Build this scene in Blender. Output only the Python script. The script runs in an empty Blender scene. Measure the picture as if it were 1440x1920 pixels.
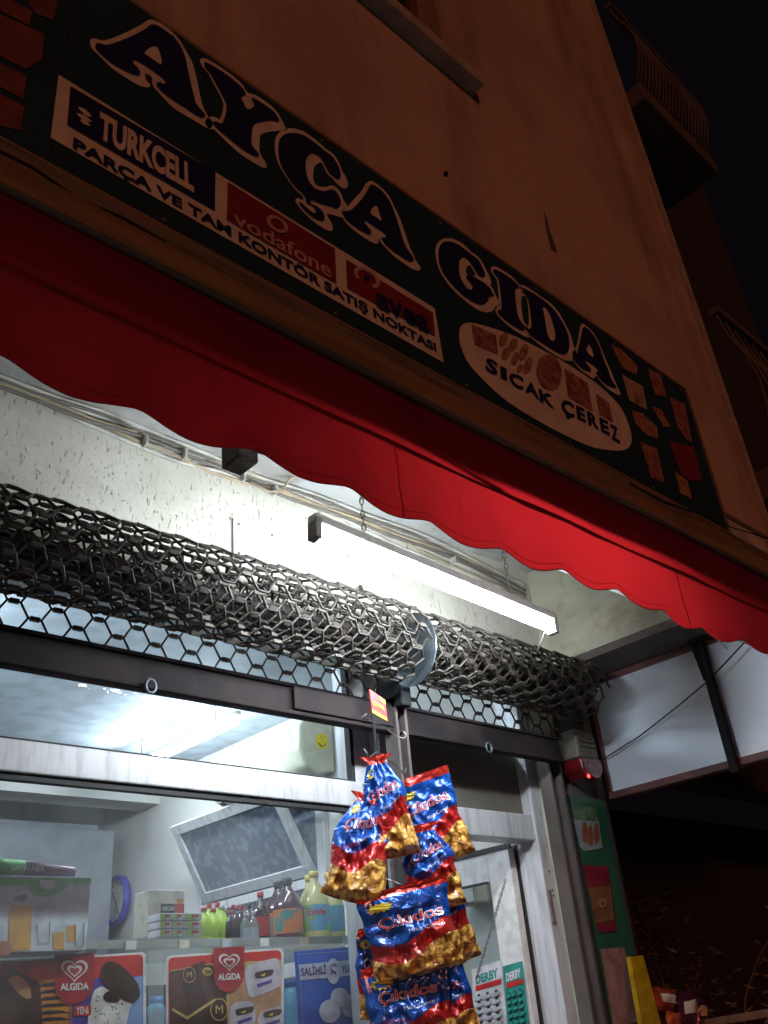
import bpy, bmesh, math, random
from mathutils import Vector, Matrix, noise
from mathutils.geometry import tessellate_polygon
random.seed(7)
S = bpy.context.scene
COL = S.collection
# ------------------------------------------------------------------ camera
F = 1697.0
Xc = Vector((1980, 760, F)).normalized()
Zc = Vector((-300, -3010, F)); Zc = (Zc - Xc * Zc.dot(Xc)).normalized()
Yc = Zc.cross(Xc)                              # world axes seen in the camera's frame (right, down, forward)
CAM = Vector((0, 0, 1.5))
def W(v):                                      # camera-frame direction -> world direction
    return Vector((v.dot(Xc), v.dot(Yc), v.dot(Zc)))
right, down, fwd = W(Vector((1, 0, 0))), W(Vector((0, 1, 0))), W(Vector((0, 0, 1)))
cd = bpy.data.cameras.new('camera'); cam = bpy.data.objects.new('camera', cd); COL.objects.link(cam)
cd.sensor_fit = 'VERTICAL'; cd.sensor_height = 24; cd.lens = 24 * F / 1920; cd.clip_end = 500; cd.clip_start = 0.02
m = Matrix((right, -down, -fwd)).transposed().to_4x4(); m.translation = CAM; cam.matrix_world = m
S.camera = cam
# ------------------------------------------------------------------ world, street light, exposure
w = bpy.data.worlds.new('World'); S.world = w; w.use_nodes = True
bg = w.node_tree.nodes['Background']; bg.inputs[0].default_value = (0.38, 0.25, 0.42, 1); bg.inputs[1].default_value = 0.0065
sd = bpy.data.lights.new('street_glow', 'SUN'); sd.energy = 0.42; sd.color = (1.0, 0.31, 0.15); sd.angle = math.radians(6)
so = bpy.data.objects.new('street_glow', sd); COL.objects.link(so)
so.rotation_euler = Vector((0.55, 0.80, -0.30)).to_track_quat('-Z', 'Y').to_euler()
S.view_settings.view_transform = 'Standard'; S.view_settings.look = 'None'
S.view_settings.exposure = 0; S.view_settings.gamma = 1; S.view_settings.use_curve_mapping = False
S.cycles.max_bounces = 8; S.cycles.transparent_max_bounces = 12; S.cycles.caustics_reflective = False
S.cycles.caustics_refractive = False; S.cycles.sample_clamp_indirect = 4

# ------------------------------------------------------------------ helpers
def ray(px, py): return W(Vector((px - 720, py - 960, F)))
def at(px, py, ax, val):                       # where the line of sight of a photo pixel meets a real plane
    d = ray(px, py); i = 'xyz'.index(ax)
    return CAM + d * ((val - CAM[i]) / d[i])
def atp(px, py, P0, n):
    d = ray(px, py); return CAM + d * ((P0 - CAM).dot(n) / d.dot(n))
LOC = {}
def tag(o, label=None, cat=None, group=None, kind=None):
    if label: o['label'] = label
    if cat: o['category'] = cat
    if group: o['group'] = group
    if kind: o['kind'] = kind
    return o
def thing(name, label, cat, loc=(0, 0, 0), group=None):
    o = bpy.data.objects.new(name, None); COL.objects.link(o); o.location = loc; o.empty_display_size = .05
    LOC[o.name] = Vector(loc); return tag(o, label, cat, group)
def smoothpoly(pts, n=3):
    out = []; N = len(pts)
    for i in range(N):
        p0, p1, p2, p3 = [Vector(pts[(i + k) % N]) for k in (-1, 0, 1, 2)]
        for j in range(n):
            t = j / n
            a = .5 * ((2 * p1) + (p2 - p0) * t + (2 * p0 - 5 * p1 + 4 * p2 - p3) * t * t + (3 * p1 - p0 - 3 * p2 + p3) * t ** 3)
            lin = p1.lerp(p2, t); out.append(tuple(lin.lerp(a, .8)))
    return out
class MB:
    def __init__(s): s.v = []; s.f = []; s.uv = None
    def box(s, x0, x1, y0, y1, z0, z1):
        b = len(s.v)
        s.v += [Vector((x, y, z)) for z in (z0, z1) for y in (y0, y1) for x in (x0, x1)]
        s.f += [tuple(b + i for i in q) for q in ((0, 2, 3, 1), (4, 5, 7, 6), (0, 1, 5, 4), (2, 6, 7, 3), (0, 4, 6, 2), (1, 3, 7, 5))]
        return s
    def obox(s, c, X, Y, Z):                   # oriented box: centre and half axes
        b = len(s.v); c = Vector(c)
        s.v += [c + X * i + Y * j + Z * k for k in (-1, 1) for j in (-1, 1) for i in (-1, 1)]
        s.f += [tuple(b + i for i in q) for q in ((0, 2, 3, 1), (4, 5, 7, 6), (0, 1, 5, 4), (2, 6, 7, 3), (0, 4, 6, 2), (1, 3, 7, 5))]
        return s
    def bar(s, p, q, wdt, thk, up=Vector((0, 0, 1))):
        p = Vector(p); q = Vector(q); d = (q - p); u = up - d.normalized() * up.dot(d.normalized())
        if u.length < 1e-4: u = Vector((0, 1, 0))
        u.normalize(); s2 = d.normalized().cross(u)
        return s.obox((p + q) / 2, d / 2, s2 * thk / 2, u * wdt / 2)
    def tube(s, pts, r, n=6, closed=False):
        pts = [Vector(p) for p in pts]; b = len(s.v); N = len(pts)
        t = (pts[1] - pts[0]).normalized(); a = t.orthogonal().normalized()
        for i, p in enumerate(pts):
            if closed: t = (pts[(i + 1) % N] - pts[i - 1])
            else: t = pts[min(i + 1, N - 1)] - pts[max(i - 1, 0)]
            if t.length < 1e-9: t = Vector((0, 0, 1))
            t.normalize(); a = (a - t * a.dot(t)); a = a.normalized() if a.length > 1e-6 else t.orthogonal().normalized()
            c = t.cross(a)
            rr = r[i] if isinstance(r, (list, tuple)) else r
            for k in range(n):
                an = 2 * math.pi * k / n; s.v.append(p + (a * math.cos(an) + c * math.sin(an)) * rr)
        for i in range(N if closed else N - 1):
            for k in range(n):
                A = b + i * n; B = b + ((i + 1) % N) * n
                s.f.append((A + k, A + (k + 1) % n, B + (k + 1) % n, B + k))
        if not closed:
            s.f.append(tuple(b + k for k in range(n))[::-1]); s.f.append(tuple(b + (N - 1) * n + k for k in range(n)))
        return s
    def lathe(s, prof, n=20, c=(0, 0, 0), axis='z'):
        b = len(s.v); c = Vector(c)
        for r, h in prof:
            for k in range(n):
                an = 2 * math.pi * k / n; u, v = r * math.cos(an), r * math.sin(an)
                s.v.append(c + (Vector((u, v, h)) if axis == 'z' else Vector((h, u, v)) if axis == 'x' else Vector((v, h, u))))
        for i in range(len(prof) - 1):
            for k in range(n):
                s.f.append((b + i * n + k, b + i * n + (k + 1) % n, b + (i + 1) * n + (k + 1) % n, b + (i + 1) * n + k))
        s.f.append(tuple(b + k for k in range(n))[::-1]); s.f.append(tuple(b + (len(prof) - 1) * n + k for k in range(n)))
        return s
    def poly(s, pts, nrm=None, thick=0.0):     # filled outline, optionally with thickness along nrm
        pts = [Vector(p) for p in pts]; b = len(s.v); N = len(pts)
        tri = tessellate_polygon([pts])
        s.v += pts; s.f += [tuple(b + i for i in t) for t in tri]
        if thick:
            s.v += [p + nrm * thick for p in pts]; s.f += [tuple(b + N + i for i in t)[::-1] for t in tri]
            s.f += [(b + i, b + (i + 1) % N, b + N + (i + 1) % N, b + N + i) for i in range(N)]
        return s
    def grid(s, fn, nu, nv, uv=False, flip=False):
        b = len(s.v)
        if uv and s.uv is None: s.uv = {}
        for j in range(nv + 1):
            for i in range(nu + 1):
                u, v = i / nu, j / nv
                if uv: s.uv[len(s.v)] = (u, v)
                s.v.append(Vector(fn(u, v)))
        for j in range(nv):
            for i in range(nu):
                q = (b + j * (nu + 1) + i, b + j * (nu + 1) + i + 1, b + (j + 1) * (nu + 1) + i + 1, b + (j + 1) * (nu + 1) + i)
                s.f.append(q[::-1] if flip else q)
        return s
    def mesh(s, name, mt, off=Vector((0, 0, 0)), smooth=False):
        me = bpy.data.meshes.new(name); me.from_pydata([tuple(v - off) for v in s.v], [], s.f)
        if s.uv:
            l = me.uv_layers.new(name='UVMap')
            for lp in me.loops: l.data[lp.index].uv = s.uv.get(lp.vertex_index, (0, 0))
        me.materials.append(mt)
        if smooth: me.polygons.foreach_set('use_smooth', [True] * len(me.polygons))
        me.update(); return me
def part(name, mb, mt, parent, smooth=False, bev=0, label=None, kind=None, fix=False):
    root = parent
    while root.parent: root = root.parent
    me = mb.mesh(name, mt, LOC.get(root.name, Vector((0, 0, 0))), smooth)
    if fix:
        bm = bmesh.new(); bm.from_mesh(me); bmesh.ops.recalc_face_normals(bm, faces=bm.faces); bm.to_mesh(me); bm.free()
    o = bpy.data.objects.new(name, me); COL.objects.link(o); o.parent = parent
    if bev:
        md = o.modifiers.new('bevel', 'BEVEL'); md.width = bev; md.segments = 2; md.limit_method = 'ANGLE'
    return tag(o, label, None, None, kind)
def single(name, label, cat, mb, mt, group=None, smooth=False, bev=0, kind=None, loc=None):
    loc = Vector(loc) if loc is not None else sum(mb.v, Vector()) / len(mb.v)
    me = mb.mesh(name, mt, loc, smooth); o = bpy.data.objects.new(name, me); COL.objects.link(o); o.location = loc
    if bev:
        md = o.modifiers.new('bevel', 'BEVEL'); md.width = bev; md.segments = 2; md.limit_method = 'ANGLE'
    return tag(o, label, cat, group, kind)
def copy_tree(o, parent=None):
    c = o.copy(); COL.objects.link(c); c.parent = parent
    for ch in list(o.children): copy_tree(ch, c)
    return c
# text -> flat mesh
TC = {}
def glyphs(s, bold=0.0):
    k = (s, bold)
    if k in TC: return TC[k]
    cu = bpy.data.curves.new('t', 'FONT'); cu.body = s; cu.offset = bold; cu.resolution_u = 3
    o = bpy.data.objects.new('t', cu); COL.objects.link(o)
    bpy.context.view_layer.update()
    me = bpy.data.meshes.new_from_object(o.evaluated_get(bpy.context.evaluated_depsgraph_get()))
    vs = [(v.co.x, v.co.y) for v in me.vertices]; fs = [tuple(p.vertices) for p in me.polygons]
    bpy.data.objects.remove(o); bpy.data.curves.remove(cu); bpy.data.meshes.remove(me)
    x0 = min(v[0] for v in vs); x1 = max(v[0] for v in vs); y0 = min(v[1] for v in vs); y1 = max(v[1] for v in vs)
    TC[k] = ([((x - x0) / (x1 - x0), (y - y0) / (y1 - y0)) for x, y in vs], fs); return TC[k]
def text_on(fn, s, bold=0.0):                  # fn maps (u right, v up) in 0..1 to a point
    vs, fs = glyphs(s, bold); mb = MB(); mb.v = [Vector(fn(u, v)) for u, v in vs]; mb.f = list(fs); return mb
def quadfn(TL, TR, BR, BL):
    return lambda u, v: (TL * (1 - u) + TR * u) * v + (BL * (1 - u) + BR * u) * (1 - v)
# ------------------------------------------------------------------ materials
def M(name, col, rough=.5, metal=0.0, col2=None, nscale=8, npos=(.45, .6), stretch=(1, 1, 1), bump=None, emit=None,
      spec=.5, coat=0, trans=0, alpha=1):
    mt = bpy.data.materials.new(name); mt.use_nodes = True; nt = mt.node_tree; N = nt.nodes; L = nt.links
    b = N['Principled BSDF']; b.inputs['Base Color'].default_value = (*col, 1); b.inputs['Roughness'].default_value = rough
    b.inputs['Metallic'].default_value = metal; b.inputs['Specular IOR Level'].default_value = spec
    b.inputs['Coat Weight'].default_value = coat; b.inputs['Transmission Weight'].default_value = trans
    b.inputs['Alpha'].default_value = alpha
    tc = N.new('ShaderNodeTexCoord'); mp = N.new('ShaderNodeMapping'); L.new(tc.outputs['Object'], mp.inputs[0])
    mp.inputs['Scale'].default_value = stretch
    c2 = col2 or tuple(c * .82 for c in col)
    nz = N.new('ShaderNodeTexNoise'); nz.inputs['Scale'].default_value = nscale; nz.inputs['Detail'].default_value = 6
    L.new(mp.outputs[0], nz.inputs['Vector'])
    rp = N.new('ShaderNodeValToRGB'); rp.color_ramp.elements[0].position = npos[0]; rp.color_ramp.elements[1].position = npos[1]
    rp.color_ramp.elements[0].color = (*col, 1); rp.color_ramp.elements[1].color = (*c2, 1)
    L.new(nz.outputs['Fac'], rp.inputs[0]); L.new(rp.outputs[0], b.inputs['Base Color'])
    if bump:
        n2 = N.new('ShaderNodeTexNoise'); n2.inputs['Scale'].default_value = bump[0]; n2.inputs['Detail'].default_value = 8
        L.new(mp.outputs[0], n2.inputs['Vector'])
        bp = N.new('ShaderNodeBump'); bp.inputs['Strength'].default_value = bump[1]; bp.inputs['Distance'].default_value = bump[2] if len(bump) > 2 else .01
        L.new(n2.outputs['Fac'], bp.inputs['Height']); L.new(bp.outputs[0], b.inputs['Normal'])
    if emit:
        b.inputs['Emission Color'].default_value = (*emit[0], 1); b.inputs['Emission Strength'].default_value = emit[1]
    return mt
def glass_mat(name, tint=(.93, .97, .97), dirt=.04, rough=.02):
    mt = bpy.data.materials.new(name); mt.use_nodes = True; nt = mt.node_tree; N = nt.nodes; L = nt.links
    N.remove(N['Principled BSDF']); out = N['Material Output']
    tr = N.new('ShaderNodeBsdfTransparent'); tr.inputs[0].default_value = (*tint, 1)
    gl = N.new('ShaderNodeBsdfGlossy'); gl.inputs['Roughness'].default_value = rough
    df = N.new('ShaderNodeBsdfDiffuse'); df.inputs[0].default_value = (.7, .75, .8, 1)
    tc = N.new('ShaderNodeTexCoord'); nz = N.new('ShaderNodeTexNoise'); nz.inputs['Scale'].default_value = 3; nz.inputs['Detail'].default_value = 8
    L.new(tc.outputs['Object'], nz.inputs['Vector'])
    mr = N.new('ShaderNodeMapRange'); mr.inputs[1].default_value = .35; mr.inputs[2].default_value = .7
    mr.inputs[3].default_value = dirt * .3; mr.inputs[4].default_value = dirt * 1.8; L.new(nz.outputs['Fac'], mr.inputs[0])
    m1 = N.new('ShaderNodeMixShader'); L.new(mr.outputs[0], m1.inputs[0]); L.new(tr.outputs[0], m1.inputs[1]); L.new(df.outputs[0], m1.inputs[2])
    fr0 = N.new('ShaderNodeFresnel'); fr0.inputs[0].default_value = 1.35; ge = N.new('ShaderNodeNewGeometry')
    inv = N.new('ShaderNodeMath'); inv.operation = 'SUBTRACT'; inv.inputs[0].default_value = 1; L.new(ge.outputs['Backfacing'], inv.inputs[1])
    fr = N.new('ShaderNodeMath'); fr.operation = 'MULTIPLY'; L.new(fr0.outputs[0], fr.inputs[0]); L.new(inv.outputs[0], fr.inputs[1])
    m2 = N.new('ShaderNodeMixShader'); L.new(fr.outputs[0], m2.inputs[0]); L.new(m1.outputs[0], m2.inputs[1]); L.new(gl.outputs[0], m2.inputs[2])
    L.new(m2.outputs[0], out.inputs[0]); return mt
def cloth_mat(name, col, col2):
    mt = bpy.data.materials.new(name); mt.use_nodes = True; nt = mt.node_tree; N = nt.nodes; L = nt.links
    N.remove(N['Principled BSDF']); out = N['Material Output']
    tc = N.new('ShaderNodeTexCoord'); nz = N.new('ShaderNodeTexNoise'); nz.inputs['Scale'].default_value = 2.2; nz.inputs['Detail'].default_value = 5
    L.new(tc.outputs['Object'], nz.inputs['Vector'])
    rp = N.new('ShaderNodeValToRGB'); rp.color_ramp.elements[0].position = .35; rp.color_ramp.elements[1].position = .65
    rp.color_ramp.elements[0].color = (*col, 1); rp.color_ramp.elements[1].color = (*col2, 1); L.new(nz.outputs['Fac'], rp.inputs[0])
    wr = N.new('ShaderNodeTexNoise'); wr.inputs['Scale'].default_value = 5; wr.inputs['Detail'].default_value = 3; wr.inputs['Distortion'].default_value = 1.5; L.new(tc.outputs['Object'], wr.inputs['Vector'])
    dk = N.new('ShaderNodeMixRGB'); dk.blend_type = 'MULTIPLY'; dk.inputs[0].default_value = 1; dk.inputs[2].default_value = (.22, .6, 1.5, 1); L.new(rp.outputs[0], dk.inputs[1])
    wv = N.new('ShaderNodeTexNoise'); wv.inputs['Scale'].default_value = 400; L.new(tc.outputs['Object'], wv.inputs['Vector'])
    bp = N.new('ShaderNodeBump'); bp.inputs['Strength'].default_value = .15; bp.inputs['Distance'].default_value = .001; L.new(wv.outputs['Fac'], bp.inputs['Height'])
    b2 = N.new('ShaderNodeBump'); b2.inputs['Strength'].default_value = .5; b2.inputs['Distance'].default_value = .02; L.new(wr.outputs['Fac'], b2.inputs['Height']); L.new(b2.outputs[0], bp.inputs['Normal'])
    df = N.new('ShaderNodeBsdfDiffuse'); tl = N.new('ShaderNodeBsdfTranslucent'); gl = N.new('ShaderNodeBsdfGlossy'); gl.inputs['Roughness'].default_value = .45
    L.new(rp.outputs[0], tl.inputs[0]); L.new(dk.outputs[0], df.inputs[0])
    for n_ in (df, tl, gl): L.new(bp.outputs[0], n_.inputs['Normal'])
    a = N.new('ShaderNodeMixShader'); a.inputs[0].default_value = .18; L.new(df.outputs[0], a.inputs[1]); L.new(tl.outputs[0], a.inputs[2])
    b = N.new('ShaderNodeMixShader'); b.inputs[0].default_value = .04; L.new(a.outputs[0], b.inputs[1]); L.new(gl.outputs[0], b.inputs[2])
    L.new(b.outputs[0], out.inputs[0]); return mt
def plaster_mat():
    mt = M('scratched_plaster', (.66, .63, .55), .85, col2=(.56, .53, .46), nscale=3)
    nt = mt.node_tree; N = nt.nodes; L = nt.links; b = N['Principled BSDF']
    tc = N.new('ShaderNodeTexCoord')
    mp = N.new('ShaderNodeMapping'); mp.inputs['Scale'].default_value = (55, 55, 15); L.new(tc.outputs['Object'], mp.inputs[0])
    n1 = N.new('ShaderNodeTexNoise'); n1.inputs['Scale'].default_value = 1.6; n1.inputs['Detail'].default_value = 3; n1.inputs['Distortion'].default_value = 1.2; L.new(mp.outputs[0], n1.inputs['Vector'])
    r1 = N.new('ShaderNodeMapRange'); r1.inputs[1].default_value = .63; r1.inputs[2].default_value = .67; L.new(n1.outputs['Fac'], r1.inputs[0])
    n2 = N.new('ShaderNodeTexNoise'); n2.inputs['Scale'].default_value = 45; n2.inputs['Detail'].default_value = 6; L.new(tc.outputs['Object'], n2.inputs['Vector'])
    sub = N.new('ShaderNodeMath'); sub.operation = 'MULTIPLY_ADD'; sub.inputs[1].default_value = -1.6; L.new(r1.outputs[0], sub.inputs[0]); L.new(n2.outputs['Fac'], sub.inputs[2])
    bp = N.new('ShaderNodeBump'); bp.inputs['Strength'].default_value = .8; bp.inputs['Distance'].default_value = .006; L.new(sub.outputs[0], bp.inputs['Height']); L.new(bp.outputs[0], b.inputs['Normal'])
    mx = N.new('ShaderNodeMixRGB'); mx.blend_type = 'MULTIPLY'; mx.inputs[2].default_value = (.66, .62, .54, 1)
    L.new(r1.outputs[0], mx.inputs[0]); L.new(N['Color Ramp'].outputs[0], mx.inputs[1]); L.new(mx.outputs[0], b.inputs['Base Color'])
    return mt
m_plaster = plaster_mat()
m_upper = M('rough_beige_render', (.54, .40, .31), .9, col2=(.43, .32, .25), nscale=1.4, bump=(80, .6, .012))
def stain(mt, cols=(.62, .55, .5), sc=(1.6, 1.6, .28), lo=.50, hi=.72):
    nt = mt.node_tree; N = nt.nodes; L = nt.links; b = N['Principled BSDF']; src = b.inputs['Base Color'].links[0].from_socket
    tc = N.new('ShaderNodeTexCoord'); mp = N.new('ShaderNodeMapping'); mp.inputs['Scale'].default_value = sc; L.new(tc.outputs['Object'], mp.inputs[0])
    nz = N.new('ShaderNodeTexNoise'); nz.inputs['Scale'].default_value = 2.2; nz.inputs['Detail'].default_value = 8; nz.inputs['Roughness'].default_value = .65; L.new(mp.outputs[0], nz.inputs['Vector'])
    mr = N.new('ShaderNodeMapRange'); mr.inputs[1].default_value = lo; mr.inputs[2].default_value = hi; L.new(nz.outputs['Fac'], mr.inputs[0])
    mx = N.new('ShaderNodeMixRGB'); mx.blend_type = 'MULTIPLY'; mx.inputs[2].default_value = (*cols, 1); L.new(mr.outputs[0], mx.inputs[0]); L.new(src, mx.inputs[1]); L.new(mx.outputs[0], b.inputs['Base Color'])
stain(m_upper)
m_edge = M('beige_trim', (.42, .36, .30), .85, bump=(40, .4))
m_soffit = M('soffit_paint', (.62, .62, .60), .8, col2=(.45, .44, .41), nscale=5, bump=(60, .3))
m_cream = M('cream_plaster', (.56, .53, .42), .85, col2=(.44, .41, .33), nscale=4, bump=(50, .5))
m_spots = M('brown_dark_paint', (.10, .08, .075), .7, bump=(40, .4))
m_inwall = M('interior_paint', (.66, .64, .60), .7, col2=(.57, .55, .52), nscale=2)
m_inceil = M('interior_ceiling', (.60, .66, .72), .7)
m_dim = M('grey_cupboard', (.22, .23, .26), .6)
m_floor = M('floor_tiles', (.4, .38, .35), .4)
m_pave = M('paving', (.38, .36, .34), .9, col2=(.28, .27, .25), nscale=12, bump=(60, .6))
m_road = M('asphalt', (.05, .05, .05), .9, bump=(90, .6))
m_alu = M('aluminium', (.66, .66, .68), .42, .25, col2=(.50, .50, .52), nscale=14, npos=(.55, .75), stretch=(3, 3, .5), bump=(50, .1, .002))
m_aludark = M('dirty_dark_metal', (.024, .017, .018), .75, .0, spec=.15, col2=(.013, .010, .011), nscale=6, bump=(60, .3, .003))
m_rubber = M('black_gasket', (.015, .015, .016), .6)
m_grille = M('grille_steel', (.048, .041, .034), .45, .3, col2=(.022, .017, .014), nscale=30, bump=(120, .4, .002))
m_clip = M('grille_clip_steel', (.072, .061, .049), .55, .3, col2=(.045, .036, .03), nscale=40)
m_plate = M('galvanised_plate', (.085, .10, .115), .45, .6, col2=(.18, .21, .23), nscale=10)
m_glass = glass_mat('window_glass', (.93, .97, .97), .03)
m_glass2 = glass_mat('display_glass', (.95, .98, .97), .05)
m_red = cloth_mat('red_awning_cloth', (.72, .020, .022), (.60, .016, .020))
m_bracket = M('rusty_bracket', (.10, .065, .055), .7, .3, col2=(.05, .035, .03), nscale=30, bump=(60, .5))
m_trim = M('ochre_trim', (.28, .18, .09), .6, col2=(.18, .12, .07), nscale=6, stretch=(.3, 3, 3), bump=(30, .4))
m_trimd = M('dusty_grey_trim', (.20, .16, .13), .8, col2=(.11, .09, .08), nscale=8, stretch=(.3, 3, 3), bump=(30, .6))
m_wire = M('white_glint_wire', (.9, .92, .92), .3, .0)  # white colour stands in for light glinting on a metal wire
m_cabw = M('white_cable', (.62, .60, .54), .5, col2=(.42, .40, .36), nscale=6)
m_cabb = M('beige_cable', (.46, .37, .24), .55, col2=(.33, .26, .18), nscale=6)
m_cabg = M('grey_cable', (.17, .15, .13), .6)
stain(m_alu, (.72, .70, .68), (9, 9, .8), .50, .66); stain(m_soffit, (.70, .66, .58), (2, 2, 2), .5, .7); stain(m_cream, (.74, .70, .60), (3, 3, 3), .52, .66)
m_tube = M('lit_tube', (1, 1, 1), .3, emit=((.84, .94, 1.0), 200))
m_tubein = M('lit_tube_indoors', (1, 1, 1), .3, emit=((.78, .88, 1.0), 88))
m_white = M('white_enamel', (.75, .75, .73), .4, col2=(.6, .6, .57), nscale=20)
m_sgreen = M('sign_green', (.016, .052, .078), .45)
m_snavy = M('sign_navy', (.014, .016, .09), .45)
m_swhite = M('sign_white', (.78, .72, .62), .45, col2=(.68, .62, .52), nscale=10)
m_sred = M('sign_red', (.24, .022, .045), .45)
m_sredt = M('sign_faded_white', (.62, .35, .36), .5)
m_splum = M('sign_print_plum', (.22, .06, .07), .5, col2=(.40, .20, .14), nscale=30, npos=(.4, .6))
m_sbrown = M('sign_print_brown', (.30, .12, .07), .5, col2=(.45, .26, .14), nscale=35, npos=(.4, .6))
m_brick = M('sign_print_brick', (.20, .055, .05), .6, col2=(.11, .04, .04), nscale=12, npos=(.4, .65))
m_brown = M('brown_frame', (.14, .055, .05), .5, col2=(.09, .04, .035), nscale=8)
m_board = M('panel_white', (.78, .83, .92), .45, .30, col2=(.70, .75, .84), nscale=3)
m_black = M('black_paint', (.014, .015, .017), .8, spec=.2)
m_redlens = M('red_lens', (.13, .008, .010), .2, coat=.5)
m_led = M('lit_led', (1, .05, .05), .3, emit=((1, .05, .04), 5))
def P(name, c, r=.4, c2=None): return M('print_' + name, c, r, col2=c2 or tuple(x * .72 for x in c), nscale=18)
p_red, p_blue, p_navy, p_white = P('red', (.50, .025, .02)), P('blue', (.02, .10, .42)), P('navy', (.02, .03, .16)), P('white', (.70, .70, .72))
p_green, p_choc, p_gold, p_orange = P('green', (.06, .38, .07)), P('chocolate', (.055, .025, .018), .35, (.03, .015, .01)), P('gold', (.52, .38, .14)), P('orange', (.55, .22, .03))
p_tan, p_lblue, p_cream, p_black, p_yellow = P('tan', (.45, .24, .12)), P('light_blue', (.20, .32, .60)), P('cream', (.60, .55, .45)), P('black', (.02, .02, .025)), P('yellow', (.75, .60, .03))
p_violet, p_crimson, p_grey, p_teal = P('violet', (.07, .05, .32)), P('crimson', (.33, .015, .02)), P('pale_grey', (.46, .50, .56)), P('teal', (.03, .28, .24))
p_juice = P('juice', (.50, .27, .06))

# ================================================================== SETTING
g = MB().box(-30, 40, -4.0, 40, -.2, 0.0); o = single('pavement', 'grey paving slabs in front of the shop', None, g, m_pave, kind='structure')
g = MB().box(-30, 40, -40, -4.0, -.3, -.12); single('road', 'dark asphalt street', None, g, m_road, kind='structure')

XR = 3.30          # right end of shop front (inner face of the side wall)
WY = 2.30          # plastered front wall face
GY = 2.42          # glazing plane
FY = 1.40          # face of the overhanging upper storey
CZ = 3.315          # underside of the overhang
B = thing('shop_building', 'beige rendered building whose upper storey overhangs the shop front', 'building', (0, 2.4, 0))
# upper storey face with a window hole
wx0, wx1, wz0, wz1 = .75, 2.10, 5.06, 6.5
u = MB(); u.box(-3, wx0, FY, FY + .25, CZ, 12); u.box(wx1, 3.98, FY, FY + .25, CZ, 12); u.box(wx0, wx1, FY, FY + .25, CZ, wz0); u.box(wx0, wx1, FY, FY + .25, wz1, 12)
part('upper_wall', u, m_upper, B)
part('corner_trim', MB().box(3.985, 4.03, FY - .015, FY + .05, 2.7, 12), m_edge, B)
part('return_wall', MB().box(3.90, 3.98, FY + .25, 6.8, 2.85, 12), m_upper, B)
part('shading_downstand', MB().box(-3, 3.98, FY + .02, FY + .06, 2.708, CZ - .002), m_soffit, B)  # unseen lip, lower edge shaped to keep tube light off the awning canopy
part('soffit', MB().box(-3, XR, FY + .062, GY + .15, CZ, CZ + .2), m_soffit, B)
# front wall above the opening and at the ends
part('front_wall', MB().box(-3, XR, WY, WY + .1, 2.73, CZ - .002), m_plaster, B)
part('wall_pier', MB().box(3.192, 3.345, 2.335, 2.50, 0, 2.725), m_cream, B)
part('side_wall', MB().box(XR, 3.90, FY + .062, 2.62, 2.835, CZ - .004), m_cream, B)
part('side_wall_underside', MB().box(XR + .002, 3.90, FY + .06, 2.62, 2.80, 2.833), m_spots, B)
part('lower_side_wall', MB().box(3.56, 3.80, 2.44, 7.2, 0, 2.79), m_cream, B)
# upper window: sill, frame, dark pane
part('window_sill', MB().box(wx0 - .1, wx1 + .15, FY - .07, FY + .2, wz0 - .075, wz0 - .002), m_edge, B, bev=.006)
wf = part('window', MB().box(wx1 - .06, wx1 - .002, FY + .10, FY + .16, wz0, wz1).box(wx0 + .002, wx0 + .06, FY + .10, FY + .16, wz0, wz1).box(wx0 + .06, wx1 - .06, FY + .10, FY + .16, wz0, wz0 + .06).box((wx0 + wx1) / 2 - .03, (wx0 + wx1) / 2 + .03, FY + .105, FY + .155, wz0 + .06, wz1), m_brown, B)
part('pane', MB().box(wx0 + .06, wx1 - .06, FY + .12, FY + .13, wz0 + .06, wz1), m_black, wf)
# crack and a drill hole in the render
ck = [(1020, 395), (1026, 410), (1030, 430), (1038, 452), (1046, 475), (1034, 468), (1028, 446), (1023, 422)]
part('wall_crack', MB().poly([at(x, y, 'y', FY - .0015) for x, y in ck], Vector((0, 1, 0)), .001), m_spots, B)
part('drill_hole', MB().poly([at(836 + 5 * math.cos(a), 326 + 6 * math.sin(a), 'y', FY - .0015) for a in (0, 1, 2, 3, 4, 5)], Vector((0, 1, 0)), .001), m_black, B)
# shop interior
BY = 6.56
part('interior_back_wall', MB().box(-1.6, 3.4, BY, BY + .1, 0, 3.2), m_inwall, B)
part('interior_side_wall', MB().box(3.38, 3.48, 2.60, BY, 0, 3.2), m_inwall, B)
part('interior_end_wall', MB().box(-1.7, -1.6, 2.40, BY, 0, 3.2), m_inwall, B)
part('interior_ceiling', MB().box(-1.6, 3.4, 2.56, BY, 3.15, 3.25), m_inceil, B)
part('interior_floor', MB().box(-1.6, 3.4, 2.5, BY, 0.0, .05), m_floor, B)
part('ceiling_beam', MB().box(-1.6, 3.38, 5.75, 6.0, 2.96, 3.148), m_inwall, B)
part('roof_slab', MB().box(-3, 3.98, 1.7, 7.0, 12, 12.2), m_upper, B)

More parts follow.
